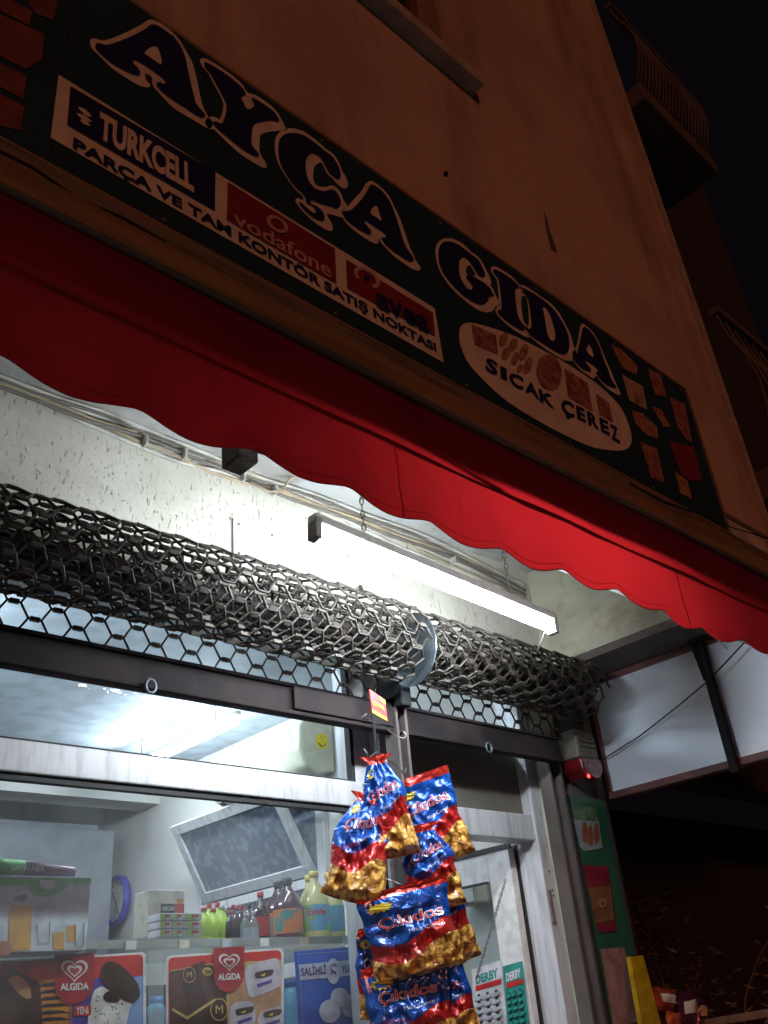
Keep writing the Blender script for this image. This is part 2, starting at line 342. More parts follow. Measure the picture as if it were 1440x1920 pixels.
# ================================================================== SIGN
SY = FY - .035
Sg = thing('shop_sign', 'long dark green shop sign with large outlined navy letters across the overhang', 'sign', (2, SY, 3.22))
def sp(px, py, off=0.0): return at(px, py, 'y', SY - off)
def sz(v): return v
sx1 = sp(1285, 715).x; sbr = sp(1355, 985).x; zt = sp(720, 338).z; zb = sp(720, 648).z
xr_ = (sx1 + sbr) / 2
part('sign_panel', MB().box(-.6, xr_, SY, SY + .03, zb, zt), m_sgreen, Sg)
for k_ in range(1, 4): part('panel_joint', MB().box(-.6 + k_ * 1.08, -.6 + k_ * 1.08 + .003, SY - .0012, SY - .0002, zb, zt), m_black, Sg)
for k_ in range(8):
    for z_ in (zb + .02, zt - .02): part('screw', MB().lathe([(.006, 0), (.006, -.003), (.003, -.005)], 8, (-.3 + k_ * .53, SY, z_), 'y'), m_cabg, Sg)
part('sign_edge', MB().box(-.6, xr_ + .012, SY - .006, SY + .034, zb - .014, zb - .001).box(xr_ + .001, xr_ + .013, SY - .006, SY + .034, zb - .001, zt).box(-.6, xr_ + .012, SY - .006, SY + .034, zt + .001, zt + .012), m_trim, Sg)
def flat(name, pts, mt, parent, plane, off=0.0, smooth=0, label=None):
    if smooth: pts = smoothpoly(pts, smooth)
    return part(name, MB().poly([plane(x, y, off) for x, y in pts]), mt, parent, label=label)
def ftext(name, s, quad, mt, parent, plane, off, bold=.02, label=None):
    q = [plane(x, y, off) for x, y in quad]
    return part(name, text_on(quadfn(*q), s, bold), mt, parent, label=label)
# letters traced in sign-plane coordinates: (zoom, origin, outline, body, counters)
LET = [
 ((6, 160, 20),
  [(50,340),(90,310),(200,335),(330,300),(500,225),(640,150),(720,100),(820,125),(940,200),(1060,330),(1120,430),(1210,600),(1260,800),(1310,1040),(1380,1190),(1440,1260),(1400,1330),(1300,1280),(1180,1210),(1000,1100),(860,960),(770,860),(745,800),(727,850),(690,862),(600,840),(450,750),(330,670),(240,590),(130,480),(70,420)],
  [(115,380),(150,362),(240,385),(400,335),(560,265),(670,205),(740,155),(800,160),(900,220),(1010,310),(1080,410),(1125,520),(1150,640),(1190,820),(1225,960),(1250,1050),(1345,1160),(1335,1195),(1260,1180),(1130,1090),(1000,1010),(880,920),(805,845),(810,805),(850,805),(890,825),(900,790),(830,720),(640,590),(560,550),(535,560),(545,595),(600,650),(618,700),(600,722),(520,705),(380,635),(260,560),(180,490),(120,430)],
  [(670,470),(730,415),(800,405),(835,470),(860,570),(850,605),(780,560),(680,490)], [(670,705),(720,725),(755,760),(735,805),(690,750)]),
 ((7.2, 360, 90),
  [(110,160),(150,135),(260,180),(400,270),(560,380),(680,490),(740,590),(790,615),(860,635),(960,700),(1080,790),(1160,880),(1210,970),(1260,1070),(1300,1100),(1190,1115),(1050,1130),(930,1165),(915,1230),(912,1390),(950,1480),(1005,1570),(1000,1615),(960,1615),(820,1540),(640,1420),(460,1260),(300,1100),(230,1095),(180,1020),(200,950),(290,925),(375,960),(410,860),(425,750),(370,620),(280,460),(230,360),(150,260),(115,200)],
  [(165,200),(190,190),(330,265),(480,365),(620,480),(700,560),(728,630),(665,655),(700,740),(740,815),(790,820),(840,785),(835,740),(805,690),(820,670),(900,710),(1020,790),(1110,860),(1160,930),(1180,985),(1150,990),(1060,970),(960,985),(850,1015),(815,1090),(805,1200),(810,1310),(900,1420),(900,1455),(860,1460),(740,1400),(590,1290),(470,1190),(350,1090),(290,1020),(300,990),(340,995),(400,1015),(440,940),(465,830),(460,740),(390,600),(320,470),(255,350),(180,260)], None, None),
 ((8, 500, 220),
  [(120,430),(135,310),(200,215),(300,165),(430,170),(560,215),(700,310),(820,410),(900,480),(1000,550),(1080,670),(1130,800),(1190,900),(1220,1000),(1200,1060),(1140,1060),(1060,1000),(990,920),(900,830),(840,700),(820,680),(770,690),(720,740),(700,820),(700,930),(740,1010),(820,1045),(900,1040),(960,1020),(1030,1040),(1110,1130),(1150,1240),(1210,1330),(1130,1420),(1130,1500),(1050,1480),(910,1445),(920,1500),(980,1600),(990,1680),(960,1705),(880,1680),(700,1560),(560,1430),(460,1310),(430,1240),(470,1210),(540,1240),(540,1180),(420,1070),(300,910),(190,720),(140,580)],
  [(175,430),(195,330),(260,260),(340,232),(450,235),(570,275),(700,360),(800,440),(880,510),(970,570),(1040,660),(1090,760),(1112,860),(1100,910),(1060,920),(990,880),(920,800),(860,680),(800,590),(720,540),(660,540),(605,600),(585,690),(600,850),(640,960),(720,1060),(800,1095),(870,1105),(940,1085),(1010,1090),(1070,1150),(1110,1240),(1105,1320),(1040,1362),(960,1335),(800,1290),(700,1245),(665,1250),(660,1290),(760,1340),(840,1410),(872,1480),(860,1540),(810,1548),(700,1500),(580,1400),(500,1310),(490,1275),(520,1275),(600,1350),(690,1425),(740,1430),(735,1390),(680,1320),(600,1285),(585,1200),(540,1140),(440,1050),(330,910),(230,740),(185,600)], None, None),
 ((8, 620, 320),
  [(170,590),(250,545),(350,430),(460,310),(530,190),(600,155),(680,190),(800,290),(880,390),(950,530),(1040,720),(1110,920),(1180,1130),(1240,1260),(1290,1370),(1350,1450),(1320,1500),(1220,1470),(1100,1390),(960,1290),(830,1160),(750,1070),(725,1010),(715,1080),(670,1095),(560,1040),(400,930),(260,810),(170,690)],
  [(180,605),(280,600),(360,540),(470,420),(550,300),(590,215),(650,215),(760,290),(850,400),(920,520),(970,660),(1030,840),(1080,1010),(1130,1140),(1240,1300),(1240,1350),(1190,1360),(1080,1300),(950,1210),(820,1100),(765,1020),(780,1000),(820,1000),(830,970),(790,920),(680,850),(580,780),(525,745),(515,775),(560,840),(605,900),(600,950),(560,950),(440,890),(300,790),(220,710),(180,640)],
  [(600,620),(640,545),(690,530),(725,620),(760,730),(745,745),(690,700),(620,660)], None),
 ((8, 800, 430),
  [(130,320),(160,210),(240,145),(340,133),(450,165),(560,230),(670,340),(760,400),(830,490),(890,600),(940,700),(970,800),(955,845),(1000,900),(1040,1010),(1080,1060),(1100,1150),(1040,1150),(990,1220),(920,1245),(820,1230),(700,1165),(560,1060),(420,930),(300,790),(200,630),(150,480)],
  [(180,320),(210,230),(270,185),(370,185),(480,230),(590,310),(700,395),(780,460),(840,570),(875,660),(870,700),(830,715),(770,670),(700,560),(620,450),(555,415),(500,450),(487,560),(500,700),(560,820),(620,890),(680,900),(690,850),(650,790),(605,740),(595,690),(640,680),(760,740),(860,800),(950,880),(1000,970),(1010,1000),(940,1010),(920,1070),(870,1115),(800,1125),(680,1080),(540,980),(400,840),(270,680),(190,500)],
  None, [(590,600),(610,550),(660,545),(700,620),(740,680),(620,640)]),
 ((8, 910, 490),
  [(80,120),(120,70),(240,120),(400,230),(510,350),(560,420),(600,520),(540,530),(545,720),(575,900),(620,960),(690,1120),(640,1140),(560,1110),(400,1010),(270,900),(180,800),(150,720),(200,650),(195,450),(170,270),(105,190)],
  [(120,125),(180,130),(330,215),(450,310),(505,370),(500,400),(450,430),(460,620),(500,840),(590,970),(600,1030),(540,1030),(400,950),(290,870),(200,780),(185,725),(240,720),(240,560),(220,380),(190,240),(130,180)], None, None),
 ((8, 910, 490),
  [(510,370),(560,355),(680,420),(820,520),(980,630),(1110,780),(1210,960),(1280,1100),(1320,1250),(1370,1400),(1300,1490),(1180,1480),(1000,1380),(840,1270),(690,1150),(630,1080),(600,970),(650,950),(650,800),(630,600),(600,510),(560,500)],
  [(565,400),(620,420),(760,500),(900,600),(1020,710),(1120,850),(1200,990),(1250,1130),(1260,1280),(1230,1370),(1160,1395),(1040,1340),(880,1240),(740,1150),(660,1070),(645,1020),(690,990),(690,880),(660,640),(620,520),(575,460)],
  [(865,700),(900,700),(960,790),(1010,930),(1050,1100),(1030,1190),(980,1180),(930,1080),(900,900),(880,780)], None),
 ((10.286, 1050, 590),
  [(230,760),(300,640),(350,480),(390,230),(430,175),(500,210),(640,350),(720,480),(800,660),(880,860),(970,1060),(1050,1260),(1110,1400),(1170,1520),(1140,1550),(1050,1510),(900,1410),(780,1290),(700,1180),(650,1230),(560,1180),(400,1070),(300,950),(240,860)],
  [(245,790),(330,740),(360,600),(400,450),(430,270),(480,230),(560,290),(650,400),(730,540),(800,720),(860,900),(930,1060),(990,1240),(1090,1390),(1040,1415),(900,1350),(800,1270),(720,1170),(700,1100),(740,1090),(720,1040),(640,970),(540,905),(490,885),(510,940),(580,1020),(600,1090),(540,1090),(420,1030),(320,930),(260,850)],
  [(515,690),(530,610),(560,580),(600,640),(650,790),(630,815),(560,760)], None)]
def zpts(z, pts): return [(z[1] + x / z[0], z[2] + y / z[0]) for x, y in pts]
for z, outl, body, cnt, grn in LET:
    lo = flat('letter', zpts(z, outl), m_swhite, Sg, sp, .003, 3)
    flat('letter_body', zpts(z, body), m_snavy, lo, sp, .006, 3)
    if cnt: flat('letter_counter', zpts(z, cnt), m_swhite, lo, sp, .009, 3)
    if grn: flat('letter_gap', zpts(z, grn), m_sgreen, lo, sp, .009, 3)
bx = flat('white_box', [(110, 140), (815, 578), (832, 680), (95, 258)], m_swhite, Sg, sp, .003)
flat('blue_field', [(132, 161), (404, 322), (403, 395), (126, 233)], m_snavy, bx, sp, .006)
ftext('lettering', 'TURKCELL', [(188, 208), (362, 310), (364, 362), (184, 258)], m_swhite, bx, sp, .009, .045)
for q in ([(146,200),(160,205),(172,218),(160,216)], [(143,212),(158,216),(173,228),(157,226)], [(150,225),(160,224),(170,236),(158,233)]):
    flat('emblem', q, m_swhite, bx, sp, .009, 2)
flat('red_field', [(427, 341), (628, 466), (631, 532), (425, 411)], m_sred, bx, sp, .006)
flat('red_field', [(649, 486), (812, 586), (816, 630), (651, 540)], m_sred, bx, sp, .006)
ftext('lettering', 'vodafone', [(437, 392), (620, 494), (622, 522), (438, 418)], m_sredt, bx, sp, .009, .015)
def ring(name, cx, cy, rx, ry, t, mt, parent, plane, off, rot=0, a0=0, a1=360, n=28):
    mb = MB(); P0 = []; P1 = []
    for i in range(n + 1):
        a = math.radians(a0 + (a1 - a0) * i / n); c, s_ = math.cos(a), math.sin(a); r = math.radians(rot)
        tt = t if not callable(t) else t(i / n)
        for L_, k in ((P0, 1), (P1, 1 - tt)):
            x, y = rx * k * c, ry * k * s_
            L_.append(plane(cx + x * math.cos(r) - y * math.sin(r), cy + x * math.sin(r) + y * math.cos(r), off))
    mb.v = P0 + P1; mb.f = [(i, i + 1, n + 2 + i, n + 1 + i) for i in range(n)]
    return part(name, mb, mt, parent)
ring('emblem', 520, 420, 23, 13, .38, m_sredt, bx, sp, .009, 35)
ring('emblem', 688, 520, 28, 15, .30, m_sredt, bx, sp, .009, 35, 120, 400)
flat('emblem_eye', [(683, 514), (692, 516), (694, 527), (684, 523)], m_snavy, bx, sp, .0095, 2)
ftext('lettering', 'avea', [(704, 545), (803, 598), (806, 626), (706, 574)], m_snavy, bx, sp, .009, .03)
ftext('lettering', 'PARÇA VE TAM KONTÖR SATIŞ NOKTASI', [(138, 252), (816, 640), (820, 665), (136, 282)], m_snavy, bx, sp, .006, .035)
el = flat('white_oval', [(861, 622), (868, 608), (890, 606), (960, 628), (1050, 674), (1120, 720), (1165, 765), (1184, 815), (1180, 838), (1160, 845), (1110, 838), (1040, 806), (950, 752), (885, 690), (864, 650)], m_swhite, Sg, sp, .003, 3)
for nm, q in (('picture', [(884, 607), (930, 628), (934, 664), (890, 645)]), ('picture', [(1058, 690), (1102, 718), (1112, 772), (1066, 744)]), ('picture', [(1118, 738), (1142, 756), (1150, 792), (1124, 776)])):
    flat(nm, q, m_splum, el, sp, .006)
for cx, cy, rx, ry in ((944, 636, 9, 13), (962, 646, 9, 12), (949, 662, 9, 12), (966, 672, 8, 12), (982, 660, 9, 16), (990, 685, 9, 16), (975, 690, 6, 8)):
    flat('picture', [(cx + rx * math.cos(a) * .9 - ry * .25 * math.sin(a), cy + ry * math.sin(a)) for a in [i * math.pi / 5 for i in range(10)]], m_sbrown, el, sp, .006)
flat('picture', [(1030 + 24 * math.cos(a) - 3 * math.sin(a), 698 + 33 * math.sin(a) + 8 * math.cos(a)) for a in [i * math.pi / 8 for i in range(16)]], m_splum, el, sp, .006)
for ch, q in zip('SICAK', ([(912, 668), (934, 680), (933, 706), (910, 694)], [(938, 685), (950, 691), (951, 715), (939, 708)], [(955, 695), (982, 708), (981, 733), (955, 719)], [(984, 712), (1008, 724), (1012, 750), (985, 734)], [(1010, 728), (1038, 743), (1040, 767), (1013, 752)])):
    ftext('lettering', ch, q, m_snavy, el, sp, .006, .04)
for ch, q in zip('ÇEREZ', ([(1053, 745), (1076, 757), (1078, 792), (1052, 778)], [(1080, 759), (1096, 767), (1099, 793), (1083, 785)], [(1100, 769), (1120, 780), (1124, 807), (1104, 796)], [(1124, 782), (1140, 790), (1144, 817), (1128, 809)], [(1143, 793), (1158, 802), (1164, 833), (1147, 823)])):
    ftext('lettering', ch, q, m_snavy, el, sp, .006, .04)
# product pictures at the right end, in groups as printed (plain shapes)
for q, mt in (([(1146,646),(1165,655),(1195,685),(1194,703),(1168,690),(1155,665)], m_sbrown), ([(1166,702),(1205,724),(1214,768),(1204,764),(1180,750)], M('sign_print_tan', (.48, .34, .24), .5)), ([(1190,738),(1204,745),(1206,760),(1192,756)], m_splum),
              ([(1185,770),(1204,775),(1232,800),(1235,823),(1212,815),(1192,795)], m_sbrown), ([(1214,690),(1238,700),(1250,745),(1228,740)], m_splum), ([(1222,762),(1240,768),(1258,800),(1244,800),(1236,785)], m_sbrown),
              ([(1256,745),(1284,758),(1298,830),(1285,822),(1270,800)], m_splum), ([(1200,828),(1232,842),(1246,905),(1222,896)], m_splum), ([(1254,826),(1300,838),(1318,902),(1292,900),(1278,888),(1266,860)], m_sred), ([(1265,885),(1288,900),(1298,936),(1276,925)], m_sbrown)):
    flat('product_picture', q, mt, Sg, sp, .003)
# brick-red print at the far left of the sign
for q in ([(-60,-40),(8,-6),(60,20),(55,48),(2,20),(-60,-10)], [(-60,0),(2,28),(84,64),(78,112),(50,130),(-60,75)], [(52,-30),(108,4),(100,38),(66,24),(52,4)], [(-60,90),(0,118),(50,142),(44,186),(-60,130)], [(-60,145),(0,176),(46,200),(40,244),(0,236),(-60,200)]):
    flat('picture_block', q, m_brick, Sg, sp, .003)
# ledges and trim under the sign
T = thing('ledge_moulding', 'dusty ochre and grey ledge running between the green sign and the red awning', 'ledge', (2, FY, 3.1))
part('upper_band', MB().box(-3, 3.97, FY - .055, FY - .002, 3.115, zb - .02), m_trimd, T, bev=.006)
part('middle_band', MB().box(-3, 3.97, FY - .075, FY - .002, 3.04, 3.112), m_trimd, T, bev=.012)
part('ochre_rail', MB().box(-3, 3.97, FY - .105, FY - .002, 2.965, 3.036), m_trim, T, bev=.008)
a_, b_ = at(650, 672, 'y', FY - .085), at(1148, 913, 'y', FY - .085)
single('taut_wire', 'thin shiny wire stretched along the ledge above the awning', 'wire', MB().tube([a_ + (b_ - a_) * (i / 10) + Vector((0, 0, -.008 * math.sin(math.pi * i / 10))) for i in range(11)], .0022, 6), m_wire, smooth=True)
single('sagging_cable', 'thin dark cable drooping across the ledge below the sign, right end', 'cable', MB().tube([at(x, y, 'y', FY - .08) for x, y in ((1180, 905), (1240, 938), (1300, 960), (1360, 985), (1440, 1010), (1500, 1030))], .003, 6), m_black, smooth=True)
single('dangling_cable', 'dark cable hanging over the ledge under the blue lettering box', 'cable', MB().tube([at(x, y, 'y', FY - .08) for x, y in ((-40, 260), (60, 310), (150, 372), (230, 405), (310, 450), (322, 468), (300, 462), (330, 470), (420, 520), (520, 575))], .0035, 6), m_cabg, smooth=True)

# ================================================================== AWNING
Aw = thing('awning', 'red fabric awning with scalloped valance hanging below the sign', 'awning', (2, 1.3, 2.9))
ax0, ax1 = -1.0, 3.75
def bil(u, v):
    x = ax0 + (ax1 - ax0) * u
    y = 1.30 + (1.195 - 1.30) * v; z = 2.935 + (2.655 - 2.935) * v
    y += .008 * noise.noise(Vector((x * 3, v * 1.5, 1))) * math.sin(math.pi * v) + .012 * math.sin(math.pi * v) + .004 * math.sin(x * 9) * v
    return (x, y, z + .004 * math.sin(x * 3.1))
def val(u, v):
    x = ax0 + (ax1 - ax0) * u
    zc = 2.473 + .0065 * x
    ph = (x - .39) / .246
    zbm = zc - .026 * (.5 - .5 * math.cos(2 * math.pi * ph)) ** .75 + .004 * math.sin(x * 7)
    z = 2.655 + .004 * math.sin(x * 3.1) * (1 - v) + (zbm - 2.655) * v
    y = 1.193 - .006 * v + .008 * v * math.sin(x * 5.3) + .004 * v * math.sin(2 * math.pi * ph)
    y += .012 * v * noise.noise(Vector((x * 2.2, v * .8, 3))) + .005 * noise.noise(Vector((x * 7, v * 2.5, 8)))
    return (x, y, z)
part('canopy', MB().grid(bil, 120, 8), m_red, Aw, True)
vl = part('valance', MB().grid(val, 380, 8), m_red, Aw, True)
hem = [Vector(val(i / 380, 1)) for i in range(381)]
part('hem', MB().tube(hem, .0016, 5), M('dark_hem', (.28, .016, .025), .7), vl, True)
for x_ in (.05, 1.28, 2.51):
    part('seam', MB().tube([Vector(val((x_ - ax0) / (ax1 - ax0), k / 8)) + Vector((0, -.001, 0)) for k in range(9)], .0014, 4), bpy.data.materials['dark_hem'], vl)
part('stitch_line', MB().tube([Vector(val(i / 380, .90)) + Vector((0, -.0012, 0)) for i in range(381)], .0008, 4), bpy.data.materials['dark_hem'], vl)
part('front_bar', MB().tube([(ax0, 1.222, 2.668), (ax1, 1.222, 2.668)], .014, 12), m_bracket, Aw, True)
part('roller', MB().tube([(ax0, 1.34, 2.93), (ax1, 1.34, 2.93)], .028, 14), m_bracket, Aw, True)
# arm bracket whose foot shows under the scallop
bk = at(458, 862, 'y', 1.62)
ar = part('arm', MB().bar((bk.x, 1.62, bk.z + .05), (bk.x + .55, 1.24, 2.68), .03, .02), m_bracket, Aw)
part('arm_bracket', MB().box(bk.x - .032, bk.x + .032, 1.60, 1.68, bk.z - .01, bk.z + .10), m_bracket, Aw, bev=.006)

# ================================================================== CABLES on the wall / soffit line
jl = [(-80, 690), (0, 722), (110, 765), (230, 815), (340, 855), (430, 888), (560, 935), (680, 985), (800, 1035), (930, 1090), (985, 1115)]
labs = ['white cable lowest in the bundle along the wall top', 'beige cable of the wall top bundle, first under the ceiling', 'dark cable lying deep in the wall top bundle', 'white cable second from the bottom of the wall top bundle', 'beige cable sagging in the middle of the wall top bundle', 'thin dark cable uppermost by the ceiling line', 'white cable crossing over the others of the wall bundle', 'pale cable hugging the wall beside the ceiling']
for k in range(8):
    rnd = random.Random(50 + k); ph = rnd.random() * 6; pts = []
    for i in range(61):
        t = i / 60 * (len(jl) - 1); j = min(int(t), len(jl) - 2); f = t - j
        px = jl[j][0] * (1 - f) + jl[j + 1][0] * f; py = jl[j][1] * (1 - f) + jl[j + 1][1] * f
        q = at(px, py + (6 - k * 4.0) + 6 * math.sin(i * .23 + ph) + 2 * math.sin(i * .61 + ph * 2), 'y', WY - .012 - .006 * (k % 3))
        pts.append(q)
    single('cable', labs[k], 'cable', MB().tube(pts, (.0075, .006, .007, .0075, .006, .0055, .0065, .006)[k], 6), (m_cabw, m_cabb, m_cabg, m_cabw, m_cabb, m_cabg, m_cabw, m_cabw)[k], 'cables clipped along the wall top', smooth=True)
for n_, (px, py) in enumerate(((272, 828), (345, 852), (455, 895), (515, 920), (850, 1052))):
    q = at(px, py, 'y', WY - .03)
    single('cable_clip', ('small clip on the cable bundle nearest the left edge', 'pale clip on the cable bundle left of the awning arm bracket', 'pale clip on the cable bundle under the awning arm bracket', 'white clip where the beige cable leaves the bundle', 'clip on the cable bundle above the lit tube')[n_], 'clip', MB().obox(q, Vector((.005, 0, 0)), Vector((0, .016, 0)), Vector((0, 0, .018))), m_cabw, 'clips on the wall top cables', bev=.003)
single('loose_cable', 'beige cable end looping up from the bundle to the ceiling', 'cable', MB().tube([at(x, y, 'y', WY - .05) for x, y in ((470, 905), (505, 922), (530, 921), (538, 905), (546, 896), (552, 893))], .005, 6), m_cabb, smooth=True)

# ================================================================== TUBE LIGHT outside
TL, TR = at(600, 1003, 'y', 1.70), at(1030, 1176, 'y', 1.70)
Tb = thing('tube_light', 'lit fluorescent batten hanging on two chains under the soffit', 'lamp', (TL + TR) / 2)
dT = (TR - TL).normalized(); upT = Vector((0, 0, 1)); upT = (upT - dT * dT.z).normalized(); sT = dT.cross(upT)
def tl(a, s, u_): return TL + dT * a + sT * s + upT * u_
Lt = (TR - TL).length
part('batten', MB().obox((tl(-.03, 0, .042) + tl(Lt + .03, 0, .042)) / 2, dT * (Lt / 2 + .03), sT * .019, upT * .015), m_white, Tb, bev=.004)
for a in (-.018, Lt + .018):
    part('lamp_holder', MB().obox(tl(a, 0, .012), dT * .012, sT * .020, upT * .034), m_cabg if a < 0 else m_white, Tb, bev=.004)
part('tube', MB().tube([tl(0, 0, 0), tl(Lt, 0, 0)], .0165, 16), m_tube, Tb, True)
def chain(mb, p, q, pitch, r, wd):
    d = (q - p); n = max(2, int(d.length / pitch)); d2 = d.normalized(); a = d2.orthogonal().normalized(); b = d2.cross(a)
    for i in range(n):
        c = p + d * ((i + .5) / n); s_ = a if i % 2 else b
        pts = [c + d2 * (pitch * .62) * math.cos(t) + s_ * wd * math.sin(t) for t in [k * math.pi / 4 for k in range(8)]]
        mb.tube(pts, r, 4, closed=True)
    return mb
c1 = at(663, 905, 'y', 2.0); c2 = at(955, 1022, 'y', 2.0)
for a, top in ((.17, None), (.84, None)):
    b0 = tl(a, 0, .075); part('chain', chain(MB(), b0, Vector((b0.x, b0.y, CZ)), .022, .0022, .006), m_cabg, Tb, True)
wr = [tl(Lt + .01, 0, .03), at(1010, 1215, 'y', 1.9), at(1003, 1235, 'y', 2.2), at(1012, 1250, 'y', 2.25), at(1022, 1228, 'y', 2.25), at(1015, 1215, 'y', 2.25)]
single('lamp_lead', 'grey lead curling down from the right end of the lit tube', 'cable', MB().tube(wr, .004, 6), m_cabw, smooth=True)

LC = (TL + TR) / 2 - Vector((3.45, 0, 0))
Tc = thing('tube_light', 'unseen second lit batten added under the soffit further left as fill light', 'lamp', LC)  # unseen extra tube, added to light the valance and shop front from the left
for ch in list(Tb.children):
    c = ch.copy(); COL.objects.link(c); c.parent = Tc
    if ch.name.startswith('tube'): c.data = ch.data.copy(); c.data.materials[0] = M('lit_tube_added', (1, 1, 1), .3, emit=((.82, .93, 1.0), 125))
# cover plate on the wall
Pl = thing('cover_plate', 'square white cover plate screwed to the plaster left of the tube', 'plate', at(470, 1015, 'y', WY - .01))
q4 = [at(x, y, 'y', WY - .006) for x, y in ((436, 972), (516, 998), (516, 1062), (438, 1046))]
part('plate', MB().box(q4[0].x, q4[1].x, WY - .012, WY - .001, q4[3].z, q4[0].z), m_white, Pl, bev=.002)
for x_, z_ in ((q4[0].x + .02, q4[3].z + .02), (q4[0].x + .02, q4[0].z - .02), (q4[1].x - .02, q4[0].z - .02)):
    part('screw', MB().lathe([(.005, 0), (.005, .003)], 8, (x_, WY - .016, z_), 'y'), m_cabg, Pl)

# ================================================================== ROLLER GRILLES
RC_Y, RC_Z, PER, ROW = 2.10, 2.652, .1225, .04
def wave_pts(x0, x1, phase):                   # corners of the zig-zag wire: (x, +-1)
    pts = []; n = int((x1 - x0) / PER) + 2
    fl = .30 * PER / 2; dg = .20 * PER / 2
    for i in range(-1, n + 1):
        c = x0 + (i + phase) * PER
        for xx, s_ in ((c - fl, 1), (c - fl * .1, 1), (c + fl, 1), (c + PER / 2 - fl, -1), (c + PER / 2, -1), (c + PER / 2 + fl, -1)):
            if x0 <= xx <= x1: pts.append((xx, s_))
    return pts
def grille(name, label, x0, x1, layers, r0, barspan, seed):
    G = thing(name, label, 'roller shutter', ((x0 + x1) / 2, RC_Y, RC_Z), 'roller grilles over the shop front')
    rnd = random.Random(seed)
    part('axle', MB().tube([(x0, RC_Y, RC_Z), (x1, RC_Y, RC_Z)], .035, 16), m_aludark, G, True)
    clipme = None; clips = []
    row = 0; th = -math.pi * .5 + .5
    r = r0; total = 0
    # spiral from outside inwards; th is the angle measured from -y towards +z
    for lay in range(layers):
        nrow = int(2 * math.pi * r / ROW)
        for k in range(nrow):
            ang = 2 * math.pi * k / nrow + lay * .37; ph = .5 * (row % 2) + .008 * rnd.uniform(-1, 1); row += 1
            rr = r - .030 * k / nrow + rnd.uniform(-.0015, .0015); dx = rnd.uniform(-.002, .002)
            def pos(x, t):
                a2 = ang + t * (ROW * .5 + .001) / rr
                wob = .0025 * math.sin(x * 2.3 + k)
                return Vector((x, RC_Y - (rr + wob) * math.cos(a2), RC_Z + (rr + wob) * math.sin(a2)))
            wp = wave_pts(x0 + dx, x1 + dx, ph)
            part('wire', MB().tube([pos(x, s_) for x, s_ in wp], .0046, 5), m_grille, G, True)
            if lay < 2:
                c0 = x0 + ph * PER
                while c0 < x1 - .02:
                    if c0 > x0 + .01:
                        c = pos(c0, 1); tn = Vector((0, math.sin(ang), math.cos(ang))); nn = Vector((0, -math.cos(ang), math.sin(ang)))
                        clips.append((c, tn, nn, lay))
                    c0 += PER
        r -= .036
    # flat curtain down to the bottom bar
    yb = 2.245; zb_ = 2.485
    for k in range(5):
        ph = .5 * (k % 2); zz = zb_ + ROW * (k + .5)
        part('wire', MB().tube([Vector((x, yb, zz + s_ * ROW * .5)) for x, s_ in wave_pts(x0, x1, ph)], .0036, 5), m_grille, G, True)
        c0 = x0 + ph * PER
        while c0 < x1:
            if c0 > x0 + .01: clips.append((Vector((c0, yb, zz + ROW * .5)), Vector((0, 0, 1)), Vector((0, -1, 0)), 0))
            c0 += PER
    # clips: front facing ones as parts, the rest as one lot
    clips.sort(key=lambda c: (c[3], (c[0] - CAM).length + (1.5 if c[2].dot(CAM - c[0]) < 0 else 0)))
    me = MB().obox((0, 0, 0), Vector((.0135, 0, 0)), Vector((0, .0052, 0)), Vector((0, 0, .0062))).mesh('clip', m_clip)
    rest = MB()
    for i, (c, tn, nn, l_) in enumerate(clips):
        if i < 290:
            o = bpy.data.objects.new('clip', me); COL.objects.link(o); o.parent = G
            mm = Matrix((Vector((1, 0, 0)), nn, tn)).transposed().to_4x4(); mm.translation = c - LOC[G.name]; o.matrix_local = mm
        else: rest.obox(c, Vector((.0135, 0, 0)), nn * .0052, tn * .0062)
    if rest.v: part('clips', rest, m_clip, G, kind='stuff')
    # bottom bar
    bm_ = MB().box(x0, barspan[1], 2.225, 2.262, 2.378, 2.482).box(x0, barspan[1], 2.215, 2.225, 2.378, 2.392).box(x0, barspan[1], 2.215, 2.225, 2.470, 2.482)
    bb = part('bottom_bar', bm_, m_aludark, G, bev=.003)
    return G, bb
GL, bbL = grille('roller_grille', 'left hexagon mesh roller grille rolled up over the wide shop window', -.55, 2.20, 3, .144, (-.55, 2.215), 3)
GR, bbR = grille('roller_grille', 'right hexagon mesh roller grille rolled up over the door, lit by the tube', 2.235, 3.27, 3, .138, (2.33, 3.20), 9)
def loop(parent, px, py):
    q = at(px, py, 'y', 2.20)
    part('lock_loop', MB().tube([q + Vector((.016 * math.cos(t), -.002, .020 * math.sin(t))) for t in [k * math.pi / 6 for k in range(12)]], .0045, 6, True), m_plate, parent, True)
loop(bbL, 282, 1287); loop(bbR, 916, 1402)
part('stiffener', MB().box(at(552, 1320, 'y', 2.21).x, 2.21, 2.208, 2.214, 2.395, 2.468), m_aludark, bbL)
# end plates
dz = []
for i in range(20):
    a = 2 * math.pi * i / 20; dz.append(Vector((2.215, RC_Y - .122 * math.cos(a) - .01, RC_Z + .135 * math.sin(a) - .01)))
part('end_plate', MB().poly(dz, Vector((1, 0, 0)), .005), m_plate, GL, fix=True)
part('bearing_block', MB().box(2.215, 2.265, 2.16, 2.29, 2.46, 2.56), m_black, GL, bev=.006)
for x_, y_, w_, g_ in ((2.215, 2.20, .057, GL), (3.165, 2.272, .083, GR)):
    part('guide_channel', MB().box(x_, x_ + .012, y_, y_ + .06, .0, 2.50).box(x_ + w_ - .012, x_ + w_, y_, y_ + .06, .0, 2.50).box(x_ + .012, x_ + w_ - .012, y_ + .048, y_ + .06, 0, 2.50), m_spots, g_)
